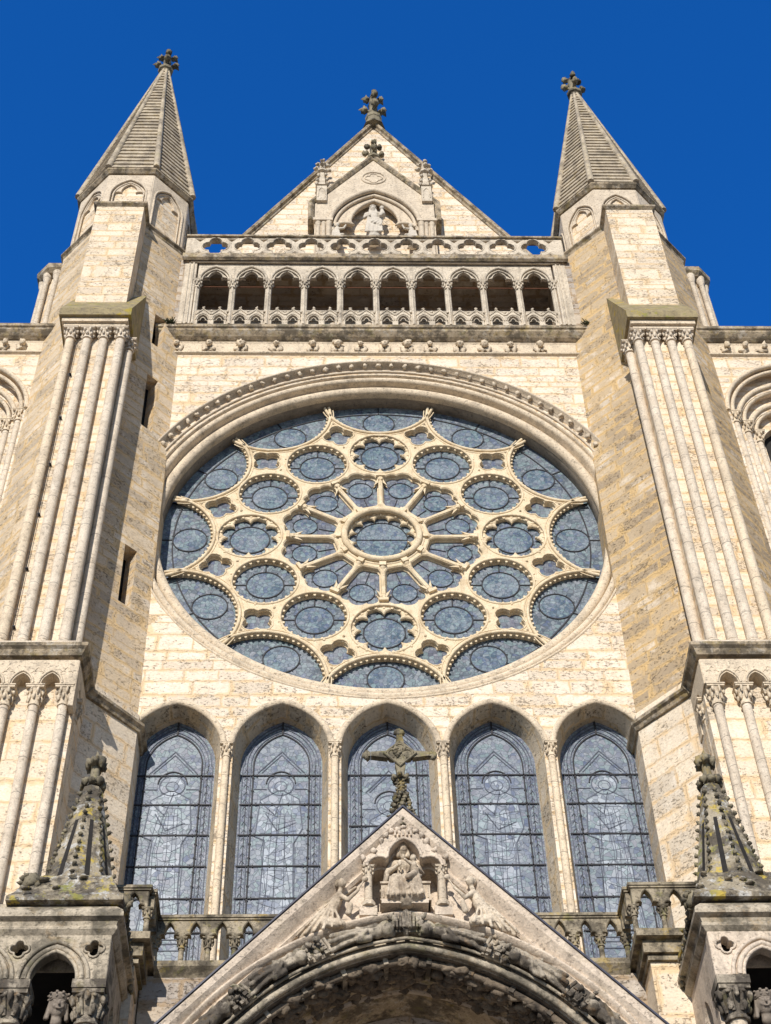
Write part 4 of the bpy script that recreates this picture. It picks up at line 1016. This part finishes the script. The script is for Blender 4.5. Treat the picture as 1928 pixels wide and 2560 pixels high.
# carved voussoirs under the arch, in shade
for i in range(14):
    t = (i-6.5)*.62; s = 1 if t >= 0 else -1; x, z, th = along(s, abs(t), 3.72); ex, ez = math.cos(th)*s, math.sin(th); fx, fz = -ez, ex; m = MB()
    m.add([(x+ex*a+fx*b, y, z+ez*a+fz*b) for y in (-7.02, -6.22) for a in (-.02, .12) for b in (-.035, .035)], [(0,1,3,2), (4,6,7,5), (0,4,5,1), (2,3,7,6), (0,2,6,4), (1,5,7,3)])
    m.build('vault_rib', S_PORDK, porch)
for i in range(13):
    t = (i-6)*.62; s = 1 if t >= 0 else -1; m = MB()
    for q in range(34):
        tt = abs(t)+rnd.uniform(-.24, .24); x, z, th = along(s, tt, 3.76); m.blob((x, rnd.uniform(-7.0, -6.25), z-.03), (rnd.uniform(.06, .17), rnd.uniform(.04, .08), rnd.uniform(.05, .11)), i*30+q, .3, 10, 8)
    m.build('carved_voussoir', S_VAULTSH, porch)
m = MB(); m.box(-4.2, 4.05, -4.5, -4.38, 0, 16.25); m.build('rear_wall', A_NICHE, porch)

# niche canopy, columns and pedestal
m = MB(); zc = 15.66
ci = [(PX-.62, 16.36)]+arc(PX-.38, 16.33, .165, 180, 50, 6)+parch(PX, 16.50, .235, .33, 6)+[(2*PX-x, z) for x, z in reversed(arc(PX-.38, 16.33, .165, 180, 50, 6))]+[(PX+.62, 16.36)]
co_ = [(PX+.62, 16.50), (PX+.46, 16.62), (PX+.34, 16.80), (PX+.27, 16.90), (PX+.18, 16.98), (PX+.09, 17.0), (PX, 17.06), (PX-.09, 17.0), (PX-.18, 16.98), (PX-.27, 16.90), (PX-.34, 16.80), (PX-.46, 16.62), (PX-.62, 16.50)]
m.plate(ci+co_, [], -7.20, -6.98, b=.02)
m.sweep(ci[1:-1], prof_round(.02, -7.21, .025, 6))
for i, (x, z) in enumerate(co_): m.blob((x, -7.2, z), (.05, .05, .05), i, .5, 6, 4)
for i in range(5): m.box(PX-.13+.06*i-.012, PX-.13+.06*i+.012, -7.24, -7.19, 16.88, 16.97)
m.build('niche_canopy', S_PORCH, gb)
for s in (-1, 1):
    x = PX+s*.545; m = MB(); m.lathe([(.062, 15.78), (.058, 16.20)], (x, -7.12), 12); base(m, x, -7.12, 15.66, .055); c_ = m.build('niche_column', S_PALE, gb)
    m = MB(); capital(m, x, -7.12, 16.19, .05, .17, s, 1.7, leaves=6); m.build('capital', S_PALE, c_)
m = MB(); m.box(PX-.36, PX+.33, -7.28, -6.72, 15.62, 15.69); m.box(PX-.68, PX-.42, -7.16, -6.98, 15.5, 15.66); m.box(PX+.42, PX+.68, -7.16, -6.98, 15.5, 15.66); m.build('pedestal', S_PORCH, gb)
# cross on the gable
m = MB(); y = -6.92; x = PX
m.lathe([(.26, 17.15), (.14, 17.42), (.085, 17.6), (.07, 17.84), (.06, 18.2), (.05, 18.28), (.045, 18.6)], (x, y), 8, smooth=False)
for z, r in ((17.86, .10), (18.24, .115)):
    for i in range(6): a = i*PI/3+.3; m.blob((x+r*math.cos(a), y+r*math.sin(a), z), (.05, .05, .05), i, .4, 7, 5)
for k in range(7):
    z = 17.25+k*.09; r = .25-.15*k/7
    for i in range(8): a = i*PI/4+k*.2; m.blob((x+r*math.cos(a), y+r*math.sin(a), z), (.04, .04, .035), i+k, .5, 6, 4)
for k in range(4):
    for i in range(6): a = i*PI/3; m.blob((x+.07*math.cos(a), y+.07*math.sin(a), 17.96+k*.07), .024, i+k, .5, 6, 4)
def wedge(p, q, w0, w1, t=.055):
    dx, dz = q[0]-p[0], q[1]-p[1]; L = math.hypot(dx, dz); nx, nz = -dz/L, dx/L
    m.add([(c[0]+s_*nx*w, yy, c[1]+s_*nz*w) for yy in (y-t, y+t) for c, w in ((p, w0), (q, w1)) for s_ in (-1, 1)], [(0,1,3,2), (4,6,7,5), (0,4,5,1), (2,3,7,6), (0,2,6,4), (1,5,7,3)])
zc = 18.72
wedge((x, zc-.2), (x, 18.26), .085, .045); wedge((x, zc+.2), (x, 19.14), .075, .045)
for s in (-1, 1): wedge((x+s*.2, zc), (x+s*.47, zc+.01), .075, .042)
ro_ = [(x+.25*math.cos(i*PI/2), zc+.25*math.sin(i*PI/2)) for i in range(4)]
qf = lobed(x, zc, .12, .085, 4, 0, 7); m.plate(qf, [lobed(x, zc, .11, .055, 4, 0, 5)] if False else [], y-.07, y+.07, b=.02)
m.sweep(list(reversed(qf)), prof_round(0, y-.07, .022, 6), True); m.sweep(list(reversed(ro_)), prof_round(0, y-.075, .022, 6), True, smooth=False)
for i in range(9): m.blob((x+rnd.uniform(-.1, .1), y-.09, zc+rnd.uniform(-.1, .1)), .035, i, .5, 6, 4)
for cx_, cz_, ang in ((x-.52, zc+.01, 180), (x+.52, zc+.01, 0), (x, 19.2, 90)):
    for d in (-75, 0, 75):
        a = rad(ang+d); m.blob((cx_+.045*math.cos(a), y, cz_+.045*math.sin(a)), (.05, .06, .05), d, .3, 8, 6)
    m.box(cx_-.045, cx_+.045, y-.05, y+.05, cz_-.045, cz_+.045)
m.build('cross', S_DARK, gb)

# ---- tabernacles with pinnacles
def tabernacle(s):
    B = lambda m, u0, u1, *r: m.box(*(sorted((PX*0+s*u0, s*u1))), *r)
    F = lambda pts: pts if s > 0 else [(-x, y) for x, y in reversed(pts)]
    path = F([(4.33, -4.75), (4.33, -6.9), (7.2, -6.9)])
    m = MB(); hsw(m, path, [(-.35, 16.02), (.0, 15.86), (.12, 15.72), (.14, 15.66), (.14, 15.60), (.06, 15.56), (.04, 15.50), (.06, 15.47), (.06, 15.43), (.0, 15.36), (-.35, 15.3)], smooth=False)
    B(m, 4.45, 7.2, -6.8, -4.75, 15.4, 15.98)
    tb = m.build('tabernacle', S_PORMD, porch)
    m = MB(); xs = [4.56+1.07*k for k in range(3)]; hs_ = []; lx = [(4.34, 15.42), (4.34, 14.60), (4.75, 14.60)]
    for k in range(2):
        c = 5.10+1.07*k; lx += parch(c, 14.62, .345, .47, 8)
        hs_ += [lobed(s*(c-.53), 15.13, .065, .062, 4, 45*0, 5)]
    lx += [(7.1, 14.62), (7.1, 15.42)]
    m.plate([(s*x, z) for x, z in lx], hs_, -6.90, -6.72, b=.012); B(m, 4.4, 7.1, -6.55, -6.5, 15.0, 15.4)
    for k in range(2):
        c = 5.10+1.07*k
        for e, r in ((.15, .035), (.06, .045), (.0, .03)): m.sweep([(s*x, z) for x, z in parch(c, 14.62, .345+e, .47+e*1.05, 10)][::s], prof_round(0, -6.91, r, 6))
        q = lobed(s*(c-.53), 15.13, .075, .072, 4, 0, 6); m.sweep(list(reversed(q)), prof_round(0, -6.91, .018, 5), True)
    T = faceT(*F([(4.355, -5.0), (4.355, -6.885)]))
    hole = [(.62, 12.4)]+parch(.95, 14.3, .28, .5, 6)+[(1.23, 12.4)]
    m.plate([(0, 12), (1.62, 12), (1.62, 14.6), (1.88, 14.6), (1.88, 15.41), (0, 15.41)] if s > 0 else [(1.9, 12), (.28, 12), (.28, 14.6), (0, 14.6), (0, 15.42), (1.9, 15.42)], [[(x if s > 0 else 1.9-x, z) for x, z in hole]], .0, .16, T=T)
    m.build('arcade_wall', S_PORCH if s > 0 else S_PORMD, tb)
    m = MB(); B(m, 4.6, 7.2, -5.3, -5.1, 8, 15.3); B(m, 4.52, 7.2, -6.7, -5.1, 15.2, 15.38); m.build('tabernacle_back', DARK, tb)  # back and ceiling coloured near-black to carry the interior shade
    for k in range(3):
        x = s*(4.57+1.07*k); m = MB(); m.lathe([(.15, 10.5), (.13, 13.98)], (x, -6.72), 16); c_ = m.build('column', S_PALE, tb)
        m = MB(); capital(m, x, -6.72, 13.96, .145, .52, k*3+s, 1.35, leaves=6)
        for i in range(8):
            a = i*PI/4+PI/8; m.blob((x+.23*math.cos(a), -6.72+.23*math.sin(a), 14.36), (.05, .05, .06), i, .5); m.tube((x+.15*math.cos(a), -6.72+.15*math.sin(a), 14.08), (x+.23*math.cos(a), -6.72+.23*math.sin(a), 14.35), .035, .03, 6)
        m.box(x-.24, x+.24, -6.95, -6.48, 14.47, 14.605); m.box(x-.225, x+.225, -6.93, -6.5, 14.4, 14.47)
        m.build('capital', S_PORDK, c_)
    m = MB(); B(m, 4.3, 7.2, -7.0, -5.0, 0, 10.5); m.build('pier', A_LOW, tb)
    # pinnacle
    cx, cy = s*5.09, -6.15; m = MB()
    m.lathe([(1.22, 15.90), (1.22, 15.98), (1.10, 16.10), (.98, 16.3), (.86, 16.52)], (cx, cy), 4, a0=PI/4, smooth=False)
    for i in range(14):
        a = rnd.uniform(0, 2*PI); z = rnd.uniform(16.0, 16.5); r = .98-(z-16)*.42
        ex = max(-r*.85, min(r*.85, r*1.2*math.cos(a))); ey = max(-r*.85, min(r*.85, r*1.2*math.sin(a))); m.blob((cx+ex, cy+ey, z), (.07, .07, .03), i, .5, 6, 4)
    m.lathe([(.60, 16.5), (.165, 18.66)], (cx, cy), 8, a0=0, smooth=False)
    pn = m.build('pinnacle', S_PINN, tb)
    for i in range(8):
        a = i*PI/4; m = MB()
        for q in range(12):
            z = 16.62+q*.168; r = .60+(.165-.60)*(z-16.5)/2.16+.025; m.blob((cx+r*math.cos(a), cy+r*math.sin(a), z), (.038, .038, .034), q+i, .4, 6, 4)
            m.tube((cx+(r-.08)*math.cos(a), cy+(r-.08)*math.sin(a), z-.10), (cx+r*math.cos(a), cy+r*math.sin(a), z), .02, .026, 5)
        m.build('crocket_row', S_DARK, pn)
    m = MB()
    for i in range(8):
        a = PI/8+i*PI/4; z0, z1 = 16.62, 17.85; f = lambda z: (.60+(.165-.60)*(z-16.5)/2.16)*math.cos(PI/8)+.004
        m.add([(cx+f(z)*math.cos(a)-w*math.sin(a), cy+f(z)*math.sin(a)+w*math.cos(a), z) for z, w in ((z0, -.042), (z0, .042), (z1, .03), (z1, -.03))]+
              [(cx+(f(z)-.1)*math.cos(a)-w*math.sin(a), cy+(f(z)-.1)*math.sin(a)+w*math.cos(a), z) for z, w in ((z0, -.042), (z0, .042), (z1, .03), (z1, -.03))], [(0,1,2,3), (4,5,6,7), (0,4,5,1), (1,5,6,2), (2,6,7,3)])
    m.build('slits', DARK, pn)
    m = MB(); m.lathe([(.15, 18.6), (.085, 18.8), (.075, 19.1), (.12, 19.25)], (cx, cy), 8)
    for i in range(8):
        a = i*PI/4; m.blob((cx+.165*math.cos(a), cy+.165*math.sin(a), 18.76+.02*(i % 2)), (.068, .068, .075), i, .35, 7, 5)
    for i in range(6):
        a = i*PI/3+.4; m.blob((cx+.125*math.cos(a), cy+.125*math.sin(a), 19.2), (.075, .075, .085), i, .4, 7, 5)
    m.blob((cx, cy, 19.33), (.12, .12, .10), 2, .4); m.build('finial', S_DARK, pn)
    for (u, yy, z) in ((5.68, -6.80, 16.36), (4.28, -6.75, 16.02)):
        m = MB()
        for i in range(12): a = i*PI/6; m.blob((s*u+.14*math.cos(a), yy+.05*math.sin(i), z+.13*math.sin(a)), .045, i, .5, 6, 4)
        m.blob((s*u, yy, z), (.14, .12, .13), 4, .3); m.build('rosette', S_DARK, pn)
    m = MB()
    for q in range(14): m.blob((s*4.24, -6.6+.11*q, 16.0-.035*q), .06, q, .5, 6, 4)
    m.build('leaf_carving', S_DARK, pn)
tabernacle(-1); tabernacle(1)

# ---- terrace balustrade
m = MB(); ter = F = None
def terr():
    m = MB(); m.box(-4.3, 4.2, -4.3, -.6, 15.6, 16.36)
    m.prism([(-4.62, 16.46), (-4.62, 16.36), (-4.5, 16.22), (-4.45, 16.05), (-4.38, 16.0), (-4.2, 16.0), (-4.2, 16.46)], -4.0, 3.62)
    for s in (-1, 1):
        u = 3.62 if s > 0 else 4.0
        m.box(*sorted((s*u, s*7)), -5.42, -4.2, 16.33, 16.46); m.box(*sorted((s*(u+.10), s*7)), -5.3, -4.2, 16.1, 16.33); m.box(*sorted((s*(u+.16), s*7)), -5.24, -4.2, 16.0, 16.09)
    t = m.build('terrace_cornice', S_BAL, porch)
    m = MB(); m.box(-7, -4.22, -5.18, -4.2, 0, 16.0); m.build('terrace_wall', A_LOW, porch)
    m = MB(); m.box(3.82, 7, -5.18, -4.2, 0, 16.0); m.build('terrace_wall', A_LOW, porch)
    segs = [((-4.05, -4.3), (3.68, -4.3)), ((-6.0, -5.12), (-4.12, -5.12)), ((3.70, -5.12), (5.6, -5.12)), ((-4.10, -5.1), (-4.10, -4.3)) if False else ((-4.12, -4.35), (-4.12, -5.05)), ((3.70, -5.05), (3.70, -4.35))]
    for i, (p, q) in enumerate(segs):
        L = math.hypot(q[0]-p[0], q[1]-p[1]); n = max(1, round(L/.425)); w = L/n; T = faceT(p, q); out = [(0, 17.40)]
        for k in range(n):
            c = (k+.5)*w; out += [(k*w, 17.04)]; out += [(x, z) for x, z in trefarch(c, 17.06, w/2-.035, .33, 5)]
        out += [(L, 17.04), (L, 17.40)]
        m = MB(); m.plate(dedupe(out), [], -.06, .08, b=.015, T=T); m.box(-.03, L+.03, -.08, .10, 17.40, 17.435, T=T); m.box(-.05, L+.05, -.10, .12, 17.436, 17.49, T=T)
        r_ = m.build('balustrade', S_BAL, porch)
        if i < 3:
            for k in range(n+1):
                x, y, _ = T(k*w, 0, 0); m = MB(); m.lathe([(.048, 16.6), (.043, 16.9)], (x, y), 10); base(m, x, y, 16.46, .045, pl=2.1); capital(m, x, y, 16.88, .05, .19, k, 1.7, leaves=6); m.build('baluster', S_BAL, r_)
terr()

# ================================================================ STATUES
def statue(name, prims, voxel, mat, loc, label, fold=None, scale=1., rotz=0, group=None):
    o = fused(name, prims, voxel, mat, None, fold, 0, loc, scale, rotz)
    o['label'] = label; o['category'] = 'statue'
    if group: o['group'] = group
    return o
def ridges(a0, a1, b0, b1, n, r, mid=0):      # drapery ridges fanning from the line a0-a1 to the line b0-b1
    out = []
    for i in range(n):
        t = i/(n-1); p = tuple(a0[k]+(a1[k]-a0[k])*t for k in range(3)); q = tuple(b0[k]+(b1[k]-b0[k])*t for k in range(3))
        out.append(('c', p, q, r*.7, r*(1.25 if i % 2 else .9)))
    return out
def crown(o, c, r, loc, sc_=1., rotz=0, mat=None):
    m = MB(); m.lathe([(r*.80, c[2]+r*.42), (r*.86, c[2]+r*.45), (r*.84, c[2]+r*.85), (r*.95, c[2]+r*.98), (r*.70, c[2]+r*.98), (r*.5, c[2]+r*.9)], (c[0], c[1]), 16)
    for i in range(10):
        a = 2*PI*i/10; m.blob((c[0]+r*.88*math.cos(a), c[1]+r*.88*math.sin(a), c[2]+r*.64), r*.12, i, .2, 6, 4); m.blob((c[0]+r*.88*math.cos(a), c[1]+r*.88*math.sin(a), c[2]+r*1.02), (r*.16, r*.16, r*.13), i, .3, 6, 4)
    ca, sa = math.cos(rotz), math.sin(rotz)
    m.v = [((x*ca-y*sa)*sc_+loc[0], (x*sa+y*ca)*sc_+loc[1], z*sc_+loc[2]) for x, y, z in m.v]
    m.build('crown', mat, o)
# seated queen with a child, in the porch gable (metres, about 1.15 high)
L0 = (PX, -7.0, 15.69)
P = [('c', (-.12, -.16, .40), (-.15, -.24, .08), .12, .13), ('c', (.13, -.16, .40), (.15, -.24, .08), .12, .13), ('c', (0, -.14, .38), (0, -.20, .06), .13, .17),
     ('c', (0, .02, .42), (0, .0, .74), .125, .105), ('c', (-.125, .02, .83), (.125, .02, .83), .07, .07), ('e', (0, -.03, .74), (.13, .1, .1)),
     ('c', (-.18, .01, .83), (-.255, -.05, .62), .06, .05), ('c', (-.255, -.05, .62), (-.10, -.22, .64), .045, .03), ('e', (-.07, -.26, .66), (.028, .025, .055)),
     ('c', (.18, .01, .83), (.25, -.06, .60), .06, .05), ('c', (.25, -.06, .60), (.19, -.26, .54), .045, .03),
     ('c', (-.27, -.02, .64), (-.31, -.06, .20), .035, .06), ('c', (-.25, -.06, .60), (-.34, -.10, .26), .03, .04),
     ('c', (.15, -.22, .48), (.13, -.20, .68), .07, .05), ('e', (.13, -.22, .775), (.05, .055, .06)), ('c', (.14, -.27, .47), (.03, -.36, .33), .05, .04), ('c', (.10, -.24, .64), (.0, -.32, .68), .024, .02)]
P += [('c', (-.22, -.30, .045), (.2, -.31, .045), .065, .065)]
P += ridges((-.22, -.24, .42), (.10, -.27, .40), (-.27, -.36, .02), (.20, -.38, .02), 7, .026)+ridges((.24, -.22, .46), (.20, -.26, .44), (.02, -.37, .12), (.24, -.36, .05), 4, .024)+ridges((-.10, -.09, .80), (.08, -.09, .80), (-.06, -.13, .5), (.05, -.13, .5), 4, .014)
HC, HR = (-.01, -.05, 1.045), .088
P += head(HC, HR, crown=False)
throne = MB()
for q in (-.30, .30): throne.box(q-.06, q+.06, -.22, .2, 0, .30); throne.box(q-.075, q+.075, -.25, .2, .30, .335); throne.box(q-.075, q+.075, -.25, .2, 0, .03)
for q in (-.30, .30):
    for w_ in (-.025, .025): throne.box(q+w_-.008, q+w_+.008, -.235, -.2, .06, .25)
throne.box(-.2, .2, -.1, .2, 0, .36)
sw = statue('seated_statue', P, .0095, S_STATUE, L0, 'crowned stone woman seated with a child on her lap in the porch gable niche', lambda p, n: .006*noise.noise(p*14))
throne.v = [(x+L0[0], y+L0[1], z+L0[2]) for x, y, z in throne.v]; throne.build('throne', S_STATUE, sw); crown(sw, HC, HR, L0, mat=S_STATUE)
# censing angels kneeling on the slopes of the arch
def angel(s):
    Q = [('c', (s*.02, 0, .0), (s*.26, -.02, .22), .085, .11), ('c', (s*.26, -.02, .24), (s*.40, -.05, .54), .11, .075), ('c', (0, 0, 0), (-s*.14, 0, -.10), .08, .045), ('c', (s*.22, -.06, .10), (s*.44, -.08, .06), .09, .07),
         ('e', (s*.45, -.09, .76), (.066, .072, .085)), ('c', (s*.41, -.06, .58), (s*.44, -.07, .70), .04, .035), ('e', (s*.41, -.05, .785), (.068, .064, .075)),
         ('c', (s*.42, -.1, .55), (s*.54, -.15, .43), .045, .035), ('c', (s*.54, -.15, .43), (s*.67, -.17, .56), .034, .025), ('e', (s*.69, -.17, .59), (.026, .026, .03)),
         ('c', (s*.69, -.16, .60), (s*.77, -.14, .76), .014, .014), ('e', (s*.79, -.14, .80), (.05, .045, .045)), ('c', (s*.58, -.12, .36), (s*.55, -.1, .24), .04, .05),
         ('e', (s*.505, -.115, .75), (.02, .022, .025))]
    Q += ridges((s*.18, -.13, .30), (s*.36, -.14, .26), (-s*.20, -.06, -.12), (s*.44, -.14, .02), 6, .022)
    for k in range(5): Q.append(('c', (s*.34, .05, .56-.03*k), (s*(.10-.05*k), .06, .50-.13*k), .035, .018))
    for k in range(3): Q.append(('c', (s*.40, .06, .58), (s*(.50+.08*k), .08, .86-.02*k), .03, .02))
    return Q
wf = lambda p, n: .006*noise.noise(p*16)
statue('angel_statue', angel(1), .011, S_STATUE, (-1.46, -7.10, 15.27), 'winged stone angel swinging a censer left of the seated woman on the porch gable', wf, group='angels beside the seated woman')
statue('angel_statue', angel(-1), .011, S_PALE, (1.34, -7.10, 15.30), 'kneeling stone angel with a censer right of the seated woman on the porch gable', wf, group='angels beside the seated woman')
# standing woman and child in the high gable
P = [('c', (0, 0, 0), (0, 0, 1.5), .40, .26), ('c', (0, 0, 1.4), (.03, -.02, 2.1), .26, .24), ('c', (-.22, 0, 2.22), (.24, 0, 2.22), .15, .15),
     ('c', (-.32, 0, 2.2), (-.42, -.1, 1.75), .12, .09), ('c', (-.42, -.1, 1.75), (-.22, -.32, 1.6), .08, .06), ('e', (-.18, -.35, 1.6), (.05, .05, .08)),
     ('c', (.32, 0, 2.2), (.46, -.1, 1.8), .12, .10), ('c', (.46, -.1, 1.8), (.38, -.34, 1.75), .09, .07), ('c', (.42, -.28, 1.8), (.40, -.24, 2.15), .14, .10), ('e', (.40, -.28, 2.36), (.11, .12, .13)), ('c', (.40, -.3, 1.85), (.32, -.4, 1.5), .1, .08)]
P += ridges((-.26, -.26, 1.6), (.32, -.26, 1.5), (-.40, -.38, .05), (.36, -.40, .05), 8, .05)+ridges((.40, -.2, 1.7), (.45, -.1, 1.7), (-.1, -.40, .9), (.3, -.40, .6), 4, .05)
HC2, HR2 = (-.02, -.06, 2.60), .18
P += head(HC2, HR2, crown=False)
L2 = (.02, .22, 46.82)
st = statue('standing_statue', P, .03, S_STATW, L2, 'white stone woman standing with a child on her arm in the high gable niche', lambda p, n: .015*noise.noise(p*8), scale=.70)
crown(st, HC2, HR2, L2, .70, mat=S_STATW)
def small_angel(s):
    Q = [('c', (0, 0, 0), (0, 0, 1.0), .26, .20), ('c', (0, 0, 1.0), (-s*.05, -.05, 1.35), .18, .15), ('e', (-s*.06, -.12, 1.62), (.12, .13, .16)), ('c', (-s*.1, -.1, 1.3), (-s*.4, -.25, 1.15), .08, .06), ('c', (-s*.4, -.25, 1.15), (-s*.5, -.3, 1.4), .06, .04),
         ('c', (s*.15, .05, 1.35), (s*.32, .1, 1.5), .08, .1), ('c', (s*.32, .1, 1.5), (s*.28, .1, .7), .1, .05), ('c', (s*.1, -.1, .7), (-s*.35, -.2, .6), .12, .08)]
    return Q+ridges((-.15, -.18, 1.1), (.15, -.18, 1.1), (-.26, -.24, .05), (.26, -.24, .05), 6, .04)
wf2 = lambda p, n: .015*noise.noise(p*8)
statue('small_angel', small_angel(-1), .03, S_STATW, (-1.22, .30, 46.6), 'small white stone angel at the left foot of the high gable niche', wf2, scale=.66, group='small angels in the high niche')
statue('small_angel', small_angel(1), .03, S_STATW, (1.28, .30, 46.6), 'small white stone angel at the right foot of the high gable niche', wf2, scale=.66, group='small angels in the high niche')
# crowned kings in the tabernacles
KC, KR = (0, -.03, 1.72), .165
def king():
    P = [('c', (0, 0, 0), (0, 0, .9), .24, .20), ('c', (0, 0, .9), (0, 0, 1.2), .19, .17), ('c', (-.18, 0, 1.30), (.18, 0, 1.30), .09, .09),
         ('c', (-.24, 0, 1.30), (-.30, -.06, .95), .08, .07), ('c', (-.30, -.06, .95), (-.12, -.26, 1.0), .06, .045), ('e', (-.09, -.28, 1.0), (.05, .04, .06)),
         ('c', (.24, 0, 1.30), (.30, -.06, .95), .08, .07), ('c', (.30, -.06, .95), (.14, -.26, 1.05), .06, .045), ('e', (.12, -.28, 1.07), (.05, .04, .06))]
    P += head(KC, KR, crown=False, veil=False)
    P.append(('e', (0, .05, 1.76), (.135, .13, .15)))
    for s in (-1, 1):
        for k in range(4): P.append(('c', (s*(.118+.003*k), -.05+.035*k, 1.78), (s*(.135+.006*k), -.04+.04*k, 1.54+.02*k), .024, .03))
    return P+ridges((-.18, -.18, 1.2), (.18, -.18, 1.2), (-.22, -.24, .05), (.22, -.24, .05), 7, .025)
for loc, rz, lab in (((-5.0, -6.70, 12.56), rad(12), 'dark stone king with a jewelled crown under the left porch tabernacle'), ((5.0, -6.70, 12.52), rad(-4), 'crowned stone king under the right porch tabernacle')):
    k_ = statue('king_statue', king(), .011, S_KING, loc, lab, lambda p, n: .004*noise.noise(p*20), rotz=rz, group='kings in the porch tabernacles')
    crown(k_, KC, KR, loc, 1., rz, S_KING)

# ================================================================ WEEDS
def weed(x, y, z, label, n, sd):
    r = random.Random(sd); m = MB()
    for i in range(n):
        a = r.uniform(0, 2*PI); e = r.uniform(.1, 1.2); L = r.uniform(.06, .20); d = Vector((math.cos(a)*math.cos(e), math.sin(a)*math.cos(e)-.3, math.sin(e))).normalized(); w = Vector((-d.y, d.x, .1)).normalized()*.012
        p = Vector((x+r.uniform(-.12, .12), y+r.uniform(-.05, .05), z)); q = p+d*L*.6; t = p+d*L+Vector((0, 0, -.05))
        m.add([tuple(p-w), tuple(p+w), tuple(q+w), tuple(t), tuple(q-w)], [(0, 1, 2, 3, 4)])
    top(m, 'weed', LEAF, label, 'weed')
weed(-5.95, -.98, 40.14, 'dark weed tuft growing on the left end of the cornice under the gallery', 70, 1)
weed(6.02, -1.0, 40.14, 'dark weed tuft growing on the right end of the cornice under the gallery', 50, 2)
